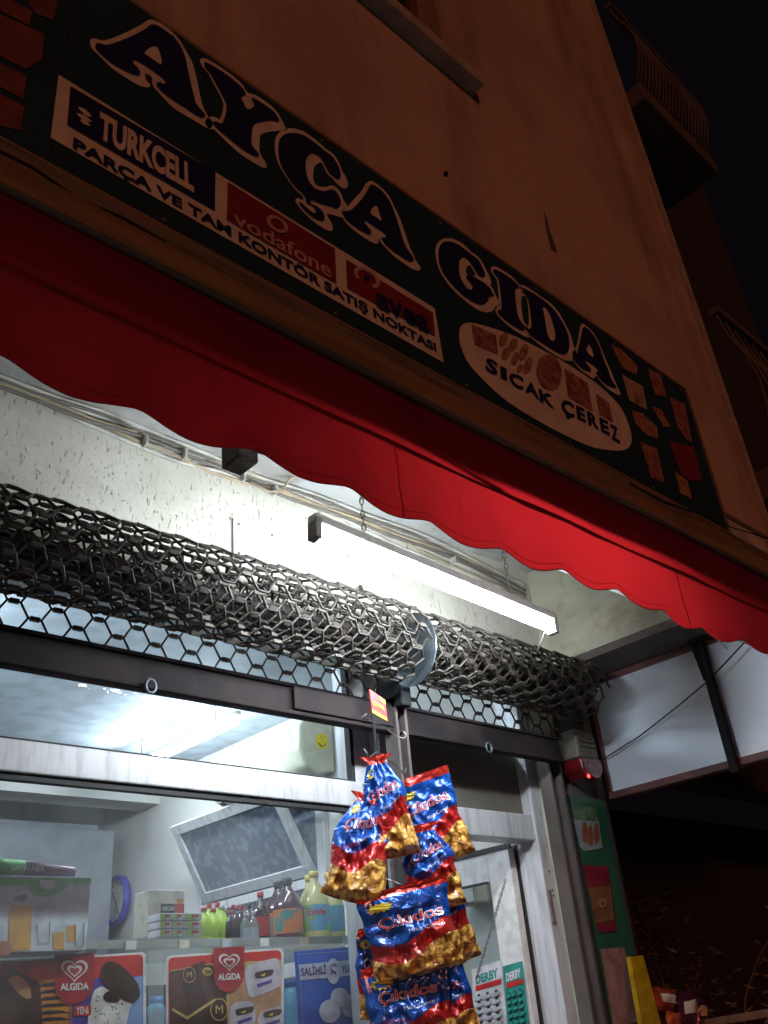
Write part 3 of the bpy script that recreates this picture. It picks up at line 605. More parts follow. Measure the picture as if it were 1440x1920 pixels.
# bit of rusty bracket on the wall above the roll
single('wall_hook', 'short rusty stub sticking out of the wall above the mesh roll', 'hook', MB().tube([at(676, 1100, 'y', WY - .0), at(680, 1112, 'y', WY - .06)], .008, 8), m_bracket)

# ================================================================== SHOP WINDOW (left) and DOOR (right)
Wn = thing('shop_window', 'wide aluminium shop window with a transom bar, left of the hanging snack bags', 'window', (.8, GY, 1))
zt1, zt0 = 2.235, 2.150                        # transom bar
part('frame', MB().box(-1.6, 2.24, GY - .05, GY + .05, 2.70, 2.76).box(-1.6, -1.5, GY - .05, GY + .05, 0, 2.70).box(-1.5, 2.24, GY - .05, GY + .05, 0, .45), m_alu, Wn, bev=.004)
part('transom_bar', MB().box(-1.5, 2.235, GY - .055, GY + .05, zt0, zt1), m_alu, Wn, bev=.004)
part('side_stile', MB().box(2.165, 2.235, GY - .048, GY + .05, .45, 2.70), m_alu, Wn, bev=.003)
part('gasket', MB().box(-1.5, 2.165, GY - .045, GY - .02, zt0 - .018, zt0 - .001).box(2.148, 2.164, GY - .046, GY - .02, zt1 + .002, 2.70).box(-1.5, 2.148, GY - .045, GY - .02, zt1 + .001, zt1 + .007), m_rubber, Wn)
part('upper_pane', MB().box(-1.5, 2.165, GY - .004, GY + .002, zt1 + .002, 2.70), m_glass, Wn)
part('lower_pane', MB().box(-1.5, 2.165, GY - .004, GY + .002, .45, zt0 - .002), m_glass2, Wn)
part('mullion', MB().box(2.242, 2.30, GY - .10, GY + .05, 0, 2.72).box(2.304, 2.375, GY - .075, GY + .05, 0, 2.72), m_alu, Wn, bev=.003)
Dr = thing('shop_door', 'white aluminium shop door opened inwards, with a dark panel above it', 'door', (2.8, GY, 0))
part('head_bar', MB().box(2.378, 3.12, GY - .05, GY + .05, 2.09, 2.19), m_alu, Dr, bev=.004)
part('fanlight_panel', MB().box(2.378, 3.12, GY - .012, GY + .012, 2.192, 2.44), M('brown_board', (.13, .115, .095), .5), Dr)
part('top_pane', MB().box(2.378, 3.12, GY - .003, GY + .003, 2.445, 2.70), m_glass, Dr)
part('top_rail', MB().box(2.242, 3.19, GY - .05, GY + .05, 2.722, 2.76), m_alu, Dr)
part('jamb', MB().box(3.125, 3.19, GY - .06, GY + .06, 0, 2.72), m_alu, Dr, bev=.004)
LX = 3.095
leaf = part('door_leaf', MB().box(LX - .02, LX + .02, 2.48, 2.60, .02, 2.085).box(LX - .02, LX + .02, 3.14, 3.26, .02, 2.085).box(LX - .0195, LX + .0195, 2.60, 3.14, 1.965, 2.085).box(LX - .0195, LX + .0195, 2.60, 3.14, .02, .5), m_white, Dr, bev=.003)
part('pane', MB().box(LX - .003, LX + .003, 2.60, 3.14, .5, 1.965), m_glass, leaf)
part('gasket', MB().box(LX - .026, LX - .021, 2.46, 3.27, 2.075, 2.095).box(LX - .026, LX - .021, 2.61, 3.13, 1.958, 1.968).box(LX + .0225, LX + .032, 2.47, 2.50, 0, 2.09), m_rubber, leaf)
part('latch', MB().box(3.13, 3.15, GY - .068, GY - .06, 1.78, 1.90), m_cabg, Dr, bev=.002)
for z_ in (1.97, 1.90, 1.88): part('screw', MB().lathe([(.005, 0), (.005, .003)], 8, (3.165, GY - .0635, z_), 'y'), m_cabg, Dr)

# ================================================================== RIGHT SIDE: side board, brace, siren, poster column
PX = 3.55
Sb = thing('side_board', 'large white backed board in a brown frame standing out from the wall on the right', 'board', (PX, 1.6, 2.2))
bz0, bz1 = 2.262, 2.80
part('board_face', MB().box(PX + .012, PX + .02, .60, 2.24, bz0 + .03, bz1 - .03), m_board, Sb)
part('board_frame', MB().box(PX, PX + .05, .60, 2.26, bz0, bz0 + .03).box(PX, PX + .05, .60, 2.26, bz1 - .03, bz1 - .002).box(PX, PX + .05, 2.241, 2.26, bz0 + .03, bz1 - .03), m_brown, Sb, bev=.003)
q0, q1 = at(1312, 1205, 'x', PX - .025), at(1380, 1448, 'x', PX - .025)
part('brace', MB().bar(q0, q1, .035, .03, Vector((0, 1, 0))), m_black, Sb, bev=.003)
part('brace', MB().bar(at(1298, 1205, 'x', PX - .03), at(1325, 1275, 'x', PX - .03), .02, .02, Vector((0, 1, 0))), m_black, Sb, bev=.002)
part('brace_bracket', MB().bar(at(1290, 1200, 'x', PX - .03), at(1345, 1185, 'x', PX - .03), .035, .03), m_black, Sb, bev=.002)
single('loose_wire', 'thin black wire running slantwise across the white side board', 'wire', MB().tube([at(1131, 1424, 'x', PX - .012), at(1200, 1380, 'x', PX - .012), at(1270, 1325, 'x', PX - .03), at(1330, 1275, 'x', PX - .05), at(1400, 1200, 'x', PX - .05)], .0028, 6), m_black, smooth=True)
single('ribbon_scrap', 'white torn strip hanging at the awning end beside the side board', 'scrap', MB().bar(at(1335, 1187, 'y', 1.45), at(1363, 1217, 'y', 1.45), .010, .004), m_white)
single('bulb_scrap', 'small white scrap caught under the awning right of the cream wall', 'scrap', MB().tube([at(1303, 1172, 'y', 1.5), at(1310, 1169, 'y', 1.5), at(1318, 1170, 'y', 1.5), at(1325, 1176, 'y', 1.5)], [.008, .012, .010, .005], 8), m_white, smooth=True)
# siren
sc = at(1091, 1425, 'y', 2.24)
Si = thing('alarm_siren', 'cream alarm siren with a red lens glowing at its foot', 'alarm', sc)
hw = .076
part('housing', MB().poly([Vector((sc.x - hw, 2.30, sc.z - .004)), Vector((sc.x + hw, 2.30, sc.z - .004)), Vector((sc.x + hw * .92, 2.30, sc.z + .12)), Vector((sc.x - hw * .92, 2.30, sc.z + .12))], Vector((0, -1, 0)), .10), M('siren_cream', (.12, .105, .075), .6), Si, fix=True, bev=.008)
part('louvre', MB().box(sc.x - .055, sc.x + .055, 2.193, 2.198, sc.z + .045, sc.z + .05).box(sc.x - .055, sc.x + .055, 2.193, 2.198, sc.z + .065, sc.z + .07).box(sc.x - .055, sc.x + .055, 2.193, 2.198, sc.z + .085, sc.z + .09), m_spots, Si)
pts = [Vector((sc.x + a, 2.295, sc.z + b)) for a, b in ((-hw, -.005), (hw, -.005), (hw * .97, -.055), (hw * .55, -.085), (0, -.095), (-hw * .55, -.085), (-hw * .97, -.055))]
part('lens', MB().poly(pts, Vector((0, -1, 0)), .105), m_redlens, Si, fix=True, bev=.010)
lq = at(1104, 1455, 'y', 2.186); part('led', MB().lathe([(.003, -.004), (.009, 0), (.004, .006)], 10, lq, 'y'), m_led, Si)
# dark pier behind and the poster column
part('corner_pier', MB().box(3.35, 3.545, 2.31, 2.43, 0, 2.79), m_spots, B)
Pc = thing('poster_board', 'tall narrow green board with three food pictures right of the door', 'poster', (3.41, 2.27, 1))
PY = 2.27
def pc(px, py, off=0.0): return at(px, py, 'y', PY - off)
part('backing', MB().box(3.262, 3.515, PY, PY + .03, .2, pc(1075, 1492).z), M('green_board', (.02, .085, .045), .4), Pc)
part('edge_trim', MB().box(3.516, 3.53, PY - .012, PY + .03, .2, pc(1075, 1492).z - .02).box(3.251, 3.261, PY - .006, PY + .03, .2, pc(1075, 1492).z), m_aludark, Pc)
flat('picture', [(1075, 1532), (1122, 1536), (1130, 1590), (1096, 1596), (1086, 1586)], P('dim_grey', (.24, .26, .28)), Pc, pc, .003)
flat('picture', [(1072, 1510), (1117, 1514), (1120, 1540), (1076, 1536)], P('leaf', (.05, .10, .03), .5, (.12, .16, .10)), Pc, pc, .004)
for cx, cy in ((1096, 1560), (1107, 1566), (1118, 1562)): flat('picture_fruit', [(cx + 5 * math.cos(a), cy + 20 * math.sin(a)) for a in [i * math.pi / 5 for i in range(10)]], P('carrot', (.26, .07, .03)) if 'print_carrot' not in bpy.data.materials else bpy.data.materials['print_carrot'], Pc, pc, .006)
flat('picture', [(1092, 1622), (1140, 1624), (1157, 1746), (1122, 1748), (1108, 1690)], P('dim_crimson', (.15, .014, .025)), Pc, pc, .003)
flat('picture_inset', [(1104, 1664), (1144, 1662), (1152, 1726), (1116, 1730)], P('ochre', (.17, .085, .03), .5, (.10, .04, .02)), Pc, pc, .005)
flat('picture', [(1126, 1780), (1170, 1776), (1204, 1915), (1150, 1925)], P('dusty_rose', (.30, .16, .15), .4, (.20, .10, .09)), Pc, pc, .003)
ring('emblem', 1130, 1693, 7, 8, .3, p_tan, Pc, pc, .007)

# ================================================================== BEYOND, far right: wing with balconies (dark)
Wg = thing('side_wing', 'dark neighbouring wing of the building behind the balconies', 'building', (6, 4, 0))
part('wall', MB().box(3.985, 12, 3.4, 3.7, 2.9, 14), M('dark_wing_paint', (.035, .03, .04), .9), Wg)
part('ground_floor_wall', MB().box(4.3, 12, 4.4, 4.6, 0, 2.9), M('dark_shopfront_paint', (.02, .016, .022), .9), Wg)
m_balc = M('dimmed_balcony_paint', (.11, .085, .07), .9, col2=(.07, .055, .05), nscale=3, bump=(20, .5))  # colour darkened to stand in for street light fading towards the right
def balcony(label, z, y0, x1, ht):
    b = thing('balcony', label, 'balcony', (4.4, 2, z), 'balconies at the corner')
    def edge(t): return Vector((4.05 + (x1 - 4.05) * t, y0 + .0 * t, 0))
    part('slab', MB().box(4.035, x1, y0, 3.39, z, z + .16), m_balc, b, bev=.01)
    n = 22
    def bulge(h): return .10 * math.sin(math.pi * min(1, h * 1.1))
    for i in range(n):
        x = 4.06 + (x1 - 4.10) * i / (n - 1)
        part('baluster', MB().tube([(x, y0 + .04 - bulge(h / 6), z + .16 + ht * h / 6) for h in range(7)], .009, 5), m_balc, b, True)
    for i in range(8):
        y = y0 + .15 + i * .16
        part('baluster', MB().tube([(x1 - .04 + bulge(h / 6), y, z + .16 + ht * h / 6) for h in range(7)], .009, 5), m_balc, b, True)
    part('handrail', MB().box(4.04, x1, y0 + .01, y0 + .06, z + .16 + ht, z + .20 + ht).box(x1 - .06, x1 - .01, y0 + .06, 3.38, z + .16 + ht, z + .20 + ht), m_balc, b)
    return b
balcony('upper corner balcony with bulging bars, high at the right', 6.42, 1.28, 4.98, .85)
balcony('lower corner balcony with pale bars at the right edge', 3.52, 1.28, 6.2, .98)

# ================================================================== HANGING SNACK BAGS
def bag_mat():
    mt = bpy.data.materials.new('snack_bag_foil'); mt.use_nodes = True; nt = mt.node_tree; N = nt.nodes; L = nt.links
    b = N['Principled BSDF']; b.inputs['Roughness'].default_value = .24; b.inputs['Coat Weight'].default_value = .6; b.inputs['Coat Roughness'].default_value = .08
    uv = N.new('ShaderNodeUVMap'); sx = N.new('ShaderNodeSeparateXYZ'); L.new(uv.outputs[0], sx.inputs[0])
    tc = N.new('ShaderNodeTexCoord')
    wv = N.new('ShaderNodeMath'); wv.operation = 'SINE'; m1 = N.new('ShaderNodeMath'); m1.operation = 'MULTIPLY'; m1.inputs[1].default_value = 5.2; L.new(sx.outputs[0], m1.inputs[0]); L.new(m1.outputs[0], wv.inputs[0])
    m2 = N.new('ShaderNodeMath'); m2.operation = 'MULTIPLY_ADD'; m2.inputs[1].default_value = -.085; L.new(wv.outputs[0], m2.inputs[0]); L.new(sx.outputs[1], m2.inputs[2])
    # wave only matters below the header: header straight via second ramp
    rp = N.new('ShaderNodeValToRGB'); rp.color_ramp.interpolation = 'CONSTANT'; e = rp.color_ramp.elements
    e[0].position = 0; e[0].color = (.01, .085, .42, 1); e[1].position = .50; e[1].color = (.46, .02, .02, 1)
    n3 = e.new(.66); n3.color = (1, 0, 1, 1)
    L.new(m2.outputs[0], rp.inputs[0])
    nz = N.new('ShaderNodeTexNoise'); nz.inputs['Scale'].default_value = 30; L.new(tc.outputs['Object'], nz.inputs['Vector'])
    mp = N.new('ShaderNodeMixRGB'); mp.inputs[0].default_value = .05; L.new(tc.outputs['Object'], mp.inputs[1]); L.new(nz.outputs['Color'], mp.inputs[2])
    vo = N.new('ShaderNodeTexVoronoi'); vo.feature = 'SMOOTH_F1'; vo.inputs['Scale'].default_value = 50; vo.inputs['Smoothness'].default_value = .3; L.new(mp.outputs[0], vo.inputs['Vector'])
    cr = N.new('ShaderNodeValToRGB'); cr.color_ramp.elements[0].position = .25; cr.color_ramp.elements[0].color = (.92, .55, .12, 1)
    cr.color_ramp.elements[1].position = .75; cr.color_ramp.elements[1].color = (.20, .07, .015, 1); L.new(vo.outputs['Distance'], cr.inputs[0])
    g1 = N.new('ShaderNodeMath'); g1.operation = 'GREATER_THAN'; g1.inputs[1].default_value = .66; L.new(m2.outputs[0], g1.inputs[0])
    mx = N.new('ShaderNodeMixRGB'); L.new(g1.outputs[0], mx.inputs[0]); L.new(rp.outputs[0], mx.inputs[1]); L.new(cr.outputs[0], mx.inputs[2])
    g2 = N.new('ShaderNodeMath'); g2.operation = 'LESS_THAN'; g2.inputs[1].default_value = .085; L.new(sx.outputs[1], g2.inputs[0])
    mh = N.new('ShaderNodeMixRGB'); mh.inputs[2].default_value = (.50, .03, .02, 1); L.new(g2.outputs[0], mh.inputs[0]); L.new(mx.outputs[0], mh.inputs[1])
    L.new(mh.outputs[0], b.inputs['Base Color'])
    ms = N.new('ShaderNodeMath'); ms.operation = 'MULTIPLY_ADD'; ms.inputs[1].default_value = -.35; ms.inputs[2].default_value = .4; L.new(g1.outputs[0], ms.inputs[0]); L.new(ms.outputs[0], b.inputs['Metallic'])
    # creases
    n4 = N.new('ShaderNodeTexNoise'); n4.inputs['Scale'].default_value = 22; n4.inputs['Detail'].default_value = 3; n4.inputs['Distortion'].default_value = 1.0; L.new(tc.outputs['Object'], n4.inputs['Vector'])
    ab = N.new('ShaderNodeMath'); ab.operation = 'SUBTRACT'; ab.inputs[1].default_value = .5; L.new(n4.outputs['Fac'], ab.inputs[0])
    a2 = N.new('ShaderNodeMath'); a2.operation = 'ABSOLUTE'; L.new(ab.outputs[0], a2.inputs[0])
    vm = N.new('ShaderNodeMath'); vm.operation = 'MULTIPLY'; L.new(vo.outputs['Distance'], vm.inputs[0]); L.new(g1.outputs[0], vm.inputs[1])
    sm = N.new('ShaderNodeMath'); sm.operation = 'MULTIPLY_ADD'; sm.inputs[1].default_value = -.25; L.new(vm.outputs[0], sm.inputs[0]); L.new(a2.outputs[0], sm.inputs[2])
    bp = N.new('ShaderNodeBump'); bp.inputs['Strength'].default_value = .7; bp.inputs['Distance'].default_value = .018; L.new(sm.outputs[0], bp.inputs['Height']); L.new(bp.outputs[0], b.inputs['Normal'])
    return mt
m_bag = bag_mat()
m_btxt = M('bag_text_red', (.55, .03, .03), .3, coat=.5); m_btxtw = M('bag_text_white', (.75, .78, .85), .3, coat=.5)
m_byel = M('bag_yellow', (.78, .62, .05), .3, coat=.4); m_bdark = M('bag_text_plum', (.28, .03, .04), .35)
m_hook = M('hook_wire', (.32, .31, .30), .35, .9)
def bag(label, top, bot, wpx, y, yaw, seed, gather=.9, thick=.045, txt=None, lean=0.0):
    T0 = at(top[0], top[1], 'y', y); B0 = at(bot[0], bot[1], 'y', y + lean)
    Wd = (at(top[0] + wpx / 2, (top[1] + bot[1]) / 2, 'y', y) - at(top[0] - wpx / 2, (top[1] + bot[1]) / 2, 'y', y)).length * .93
    d = B0 - T0; h = d.length; d.normalize()
    n = Vector((-math.sin(math.radians(yaw)), -math.cos(math.radians(yaw)), 0)); n = (n - d * n.dot(d)).normalized(); s_ = n.cross(d)
    if s_.x < 0: s_ = -s_
    rnd = random.Random(seed); sx, sy = rnd.random() * 9, rnd.random() * 9
    def hwf(v):
        g = gather + (1 - gather) * min(1, v / .38) ** 1.2 if gather < 1 else 1
        if gather < .5 and v < .07: g = gather * (1 + 1.3 * (1 - v / .07))
        return Wd / 2 * g * (1 - .10 * math.sin(math.pi * max(0, min(1, (v - .1) / .8))))
    def P_(u, v, side=1, off=0.0):             # u -1..1, v 0..1
        hv = v if v < .86 else .86 + (v - .86) * .45
        env = (min(1, (v - .05) / .45) ** .6 * min(1, (1 - v) / .14) ** .8) if v > .05 else 0
        low = .55 + .75 * v
        t = thick * env * low * max(0, 1 - u * u) ** .55
        cr = noise.noise(Vector((u * 1.6 + sx, v * 3.5 + sy, side * 3.0)))
        cr2 = abs(noise.noise(Vector((u * 3.1 - sx, v * 6.0 + sy, side * 5.0))))
        t += (cr * .018 - cr2 * .036) * (env + .25) * (1 - u ** 4)
        edge = .010 * noise.noise(Vector((sx, v * 5, u)))
        sag = .012 * (1 - u * u) * (v > .9) * (v - .9) * 10
        return T0 + d * (h * hv * 1.08 + sag * .5) + s_ * (hwf(v) * u + edge) + n * (side * (t + off) + .012 * noise.noise(Vector((u * .8 + sy, v * 2, 7))) )
    b = thing('snack_bag', label, 'snack bag', T0, 'snack bags hanging on the wire strip')
    mb = MB(); mb.grid(lambda u, v: P_(u * 2 - 1, v, 1), 30, 44, True); mb.grid(lambda u, v: P_(u * 2 - 1, v, -1), 30, 44, True, flip=True)
    o = part('bag_body', mb, m_bag, b, True)
    def ln(u0, u1, v0, v1, tilt=0.0, off=.0035):
        return lambda a, c: P_((u0 + (u1 - u0) * a) * us + ush, v1 + vo_ + (v0 - v1) * c + (tilt + tl_) * (a - .5), 1, off)
    vo_ = rnd.uniform(-.03, .05); tl_ = rnd.uniform(-.10, .06); us = rnd.uniform(.80, 1.0); ush = rnd.uniform(-.08, .08)
    if txt != 'none':
        part('brand_lettering', text_on(ln(-.80, .80, .245, .385, -.05, .0035), 'Çıkıdos', .03), m_btxtw, b)
        part('brand_lettering', text_on(ln(-.78, .78, .25, .38, -.05, .0060), 'Çıkıdos', .0), m_btxt, b)
        part('small_lettering', text_on(ln(-.15, .75, .41, .455, -.04), 'Mısır Çerezi', .0), m_btxtw, b)
        sun = []
        for i in range(24):
            r = 1 if i % 2 else .66; a = i * math.pi / 12; sun.append(P_(-.55 + .30 * r * math.cos(a), .17 + .055 * r * math.sin(a), 1, .004))
        part('sun_emblem', MB().poly(sun), m_byel, b)
        part('small_lettering', text_on(ln(-.85, -.05, .52, .565), 'SÜPER', .02), m_bdark, b)
        part('small_lettering', text_on(ln(-.85, -.05, .58, .625), 'HEDİYELİ', .02), m_bdark, b)
    return T0
bags = [
 ('narrow snack bag gathered at its top, hanging highest on the strip', (706, 1416), (738, 1606), 78, 2.10, 38, 1, .28, .04),
 ('snack bag hanging far left with yellow emblem and popcorn curls', (688, 1488), (660, 1688), 92, 2.13, 30, 2, .25, .05),
 ('snack bag with wide red header, hanging highest on the right', (785, 1452), (838, 1616), 88, 2.17, 42, 3, 1.0, .035),
 ('snack bag in front of the wide red header one, twisted', (790, 1545), (822, 1704), 84, 2.06, 36, 4, .30, .045),
 ('large snack bag in the middle of the cluster with brand name facing out', (752, 1660), (790, 1828), 142, 2.03, 40, 5, .95, .06),
 ('snack bag at the right behind the large middle one', (808, 1645), (852, 1805), 80, 2.10, 55, 6, .4, .05),
 ('snack bag lower left, mostly hidden behind the large middle one', (697, 1738), (720, 1905), 72, 2.14, 25, 7, .6, .045),
 ('snack bag lowest in the middle, cut by the lower picture edge', (758, 1806), (782, 1990), 138, 2.05, 40, 8, .95, .055),
 ('snack bag lowest on the right, half hidden', (820, 1800), (850, 1960), 90, 2.11, 50, 9, .7, .05)]
tops = []
for i, b in enumerate(bags):
    tops.append(bag(b[0], b[1], b[2], b[3], b[4], b[5], b[6], b[7], b[8]))
St = thing('hook_strip', 'thin metal display strip with wire hooks carrying the snack bags', 'hanging strip', at(703, 1340, 'y', 2.15))
s0, s1 = at(697, 1310, 'y', 2.17), at(770, 1990, 'y', 2.17)
part('strip', MB().bar(s0, Vector((s0.x, 2.17, s1.z)), .012, .003, Vector((1, 0, 0))), m_black, St)
def hk(*p, y=2.12): part('hook', MB().tube([at(a, b, 'y', yy) for a, b, yy in p], .0022, 6), m_hook, St, True)
hk((688, 1338, 2.06), (678, 1345, 2.06), (696, 1352, 2.12), (722, 1364, 2.10), (742, 1380, 2.02), (757, 1385, 2.0), (762, 1378, 2.0), (756, 1371, 2.0))
hk((682, 1405, 2.06), (692, 1420, 2.08), (706, 1410, 2.12), (740, 1432, 2.12), (758, 1452, 2.16), (762, 1440, 2.16))
hk((692, 1470, 2.10), (680, 1470, 2.10), (684, 1484, 2.12), (706, 1480, 2.15))
hk((706, 1640, 2.14), (730, 1650, 2.10), (775, 1668, 2.06)); hk((706, 1530, 2.14), (740, 1540, 2.10), (792, 1552, 2.07)); hk((700, 1725, 2.15), (690, 1738, 2.14)); hk((720, 1790, 2.15), (768, 1815, 2.06))
# little sachet at the top of the strip
Sa = thing('snack_sachet', 'small red and yellow sachet hanging above the snack bags', 'sachet', at(712, 1320, 'y', 2.05))
sq = lambda x, y, o=0: at(x, y, 'y', 2.05 - o)
part('packet', MB().poly([sq(693, 1292), (sq(722, 1312)), sq(727, 1352), sq(698, 1336)], Vector((0, 1, 0)), .006), p_red, Sa, fix=True)
flat('foot_stripe', [(697, 1329), (724, 1345), (727, 1352), (698, 1336)], p_yellow, Sa, sq, .002)
flat('top_stripe', [(712, 1306), (722, 1313), (723, 1321), (713, 1314)], p_yellow, Sa, sq, .002)
ftext('lettering', 'ÇITIR', [(698, 1313), (721, 1326), (722, 1335), (699, 1322)], p_yellow, Sa, sq, .002, .03)

# ================================================================== INTERIOR THINGS
# lamps on the ceiling
def batten(label, x, y0, y1, z):
    b = thing('ceiling_lamp', label, 'lamp', (x, (y0 + y1) / 2, z), 'tube lamps on the shop ceiling')
    part('batten', MB().box(x - .014, x + .014, y0 - .03, y1 + .03, z + .025, z + .05), m_white, b, bev=.004)
    part('tube', MB().tube([(x, y0, z), (x, y1, z)], .024, 14), m_tubein, b, True)
    part('rod', MB().tube([(x, y0 + .2, z + .06), (x, y0 + .2, 3.15)], .003, 5).tube([(x, y1 - .2, z + .06), (x, y1 - .2, 3.15)], .003, 5), m_cabg, b)
batten('lit tube lamp on the shop ceiling seen through the upper pane', 2.80, 4.0, 5.2, 2.99)
t_ = thing('ceiling_lamp', 'unseen fill tube lamp added along the top of the shop window inside', 'lamp', (2.0, 2.74, 3.04), 'tube lamps on the shop ceiling')  # unseen lamp, added to brighten the shelf goods and the ceiling
part('batten', MB().box(1.27, 2.73, 2.725, 2.755, 3.065, 3.10), m_white, t_, bev=.004)
part('tube', MB().tube([(1.3, 2.74, 3.04), (2.7, 2.74, 3.04)], .014, 12), m_tubein, t_, True)
batten('unseen fill tube lamp added on the shop ceiling left of the one in view', .9, 3.2, 4.4, 2.99)  # another added lamp out of view, raises the indoor light
# air conditioner on the right wall
AC = thing('air_conditioner', 'cream wall air conditioner with a yellow smiley sticker and hanging flap', 'air conditioner', (3.27, 4.3, 2.8))
def acs(y):
    return [Vector((3.375, y, 2.74)), Vector((3.375, y, 3.02)), Vector((3.18, y, 3.02)), Vector((3.13, y, 2.98)), Vector((3.12, y, 2.86)), Vector((3.17, y, 2.76)), Vector((3.24, y, 2.72))]
part('housing', MB().poly(acs(3.86), Vector((0, 1, 0)), .92), M('cream_plastic', (.62, .62, .48), .4), AC, fix=True, bev=.02)
part('flap', MB().obox((3.10, 4.25, 2.70), Vector((.01, 0, .02)), Vector((0, .26, 0)), Vector((.035, 0, -.012))), m_white, AC)
part('louvre', MB().box(3.15, 3.27, 3.95, 4.70, 2.722, 2.73), m_cabg, AC)
for k in range(7): part('vent_slat', MB().box(3.118 - .004, 3.118, 3.92, 4.74, 2.87 + k * .015, 2.874 + k * .015), m_white, AC)
ac = lambda a, b, o=0: Vector((3.28 + a, 3.857 - o, 2.90 + b))
part('sticker', MB().poly([ac(.045 * math.cos(t), .045 * math.sin(t)) for t in [k * math.pi / 8 for k in range(16)]]), p_yellow, AC)
part('sticker_smile', MB().tube([ac(.025 * math.cos(t), .025 * math.sin(t) - .003, .002) for t in [math.pi * (1.1 + .08 * k) for k in range(11)]], .003, 4), p_black, AC)
# tilted window on the right wall
TW = thing('tilt_window', 'aluminium window tilted inwards on the shop wall behind the shelf', 'window', (3.3, 4.6, 2.4))
yy0, yy1 = 4.05, 5.12; xt, xb, ztp, zbt = 3.10, 3.35, 2.67, 2.235
part('fixed_frame', MB().box(3.34, 3.378, yy0 - .10, yy0 - .03, 1.75, 2.75).box(3.34, 3.378, yy1 + .03, yy1 + .1, 1.75, 2.75).box(3.34, 3.378, yy0 - .03, yy1 + .03, 2.68, 2.75).box(3.34, 3.378, yy0 - .03, yy1 + .03, 1.75, 1.82).box(3.34, 3.378, yy0 - .03, yy1 + .03, 2.17, 2.22), m_alu, TW, bev=.003)
m_night = M('night_glass', (.13, .15, .20), .12, coat=.3, col2=(.22, .24, .30), nscale=20, npos=(.5, .6))
part('pane', MB().box(3.36, 3.374, yy0 - .03, yy1 + .03, 1.82, 2.17).box(3.36, 3.374, yy0 - .03, yy1 + .03, 2.22, 2.68), m_night, TW)
dd = Vector((xb - xt, 0, zbt - ztp)); dl = dd.normalized(); Yv = Vector((0, 1, 0)); nn = dl.cross(Yv)
lf = MB(); c0 = Vector((xt, 0, ztp)); hh = dd.length
def lp(y, t): return c0 + dl * t + Yv * y
lf.obox(lp((yy0 + yy1) / 2, .03), Yv * (yy1 - yy0) / 2, dl * .03, nn * .018).obox(lp((yy0 + yy1) / 2, hh - .03), Yv * (yy1 - yy0) / 2, dl * .03, nn * .018)
lf.obox(lp(yy0 + .03, hh / 2), Yv * .03, dl * (hh / 2 - .06), nn * .0175).obox(lp(yy1 - .03, hh / 2), Yv * .03, dl * (hh / 2 - .06), nn * .0175)
tf = part('tilted_leaf', lf, m_alu, TW, bev=.003)
part('leaf_pane', MB().obox(lp((yy0 + yy1) / 2, hh / 2), Yv * ((yy1 - yy0) / 2 - .06), dl * (hh / 2 - .06), nn * .004), m_night, tf)
# clock on the right wall, far
ck_ = Vector((3.35, 6.2, at(195, 1697, 'x', 3.35).z))
Ck = thing('wall_clock', 'round wall clock with a blue rim behind the juice box', 'clock', ck_)
R_ = .165
part('rim', MB().lathe([(R_, .0), (R_, -.035), (R_ - .012, -.05), (R_ - .03, -.035), (R_ - .03, 0)], 40, ck_, 'x'), P('clock_blue', (.03, .03, .38), .25), Ck, True)
part('dial', MB().lathe([(R_ - .03, -.018), (R_ - .03, -.020)], 36, ck_, 'x'), p_white, Ck)
part('hand', MB().bar(ck_ + Vector((-.026, 0, 0)), ck_ + Vector((-.026, .05, .06)), .008, .002, Vector((0, 1, 0))), p_black, Ck); part('hand', MB().bar(ck_ + Vector((-.026, 0, 0)), ck_ + Vector((-.026, -.04, -.09)), .006, .002, Vector((0, 1, 0))), p_black, Ck)
for k in range(12):
    a = k * math.pi / 6; part('hour_mark', MB().obox(ck_ + Vector((-.022, .115 * math.cos(a), .115 * math.sin(a))), Vector((.001, 0, 0)), Vector((0, math.cos(a), math.sin(a))) * .010, Vector((0, -math.sin(a), math.cos(a))) * .003), p_black, Ck)
# grey cupboard at the back left
cupx = at(186, 1560, 'y', 6.05).x
Cb = thing('back_cupboard', 'tall grey cupboard against the back wall of the shop', 'cupboard', (1.5, 6.3, .05))
part('cupboard_body', MB().box(-1.0, cupx, 6.06, 6.55, .05, 2.86), m_dim, Cb, bev=.01)
for k in range(4): part('cupboard_door', MB().box(-.98 + k * 1.05, -.98 + k * 1.05 + 1.03, 6.035, 6.058, .1, 2.82), m_dim, Cb, bev=.005)
# electric box on right wall
Eb = thing('meter_box', 'small cream electric box on the wall seen through the door pane', 'box', (3.37, 3.0, 2.0))
e0, e1 = at(868, 1655, 'x', 3.34), at(925, 1690, 'x', 3.34)
part('box_body', MB().box(3.31, 3.379, min(e0.y, e1.y), max(e0.y, e1.y), min(e0.z, e1.z), max(e0.z, e1.z) + .03), m_cream, Eb, bev=.008)
part('box_lid', MB().box(3.302, 3.309, min(e0.y, e1.y) + .08, max(e0.y, e1.y) - .01, min(e0.z, e1.z) + .01, max(e0.z, e1.z) + .02), m_white, Eb, bev=.003)
single('bead_chain', 'bead chain hanging behind the open door leaf', 'chain', chain(MB(), at(893, 1835, 'x', 3.055), at(948, 1648, 'x', 3.055), .014, .002, .004), m_cabg)
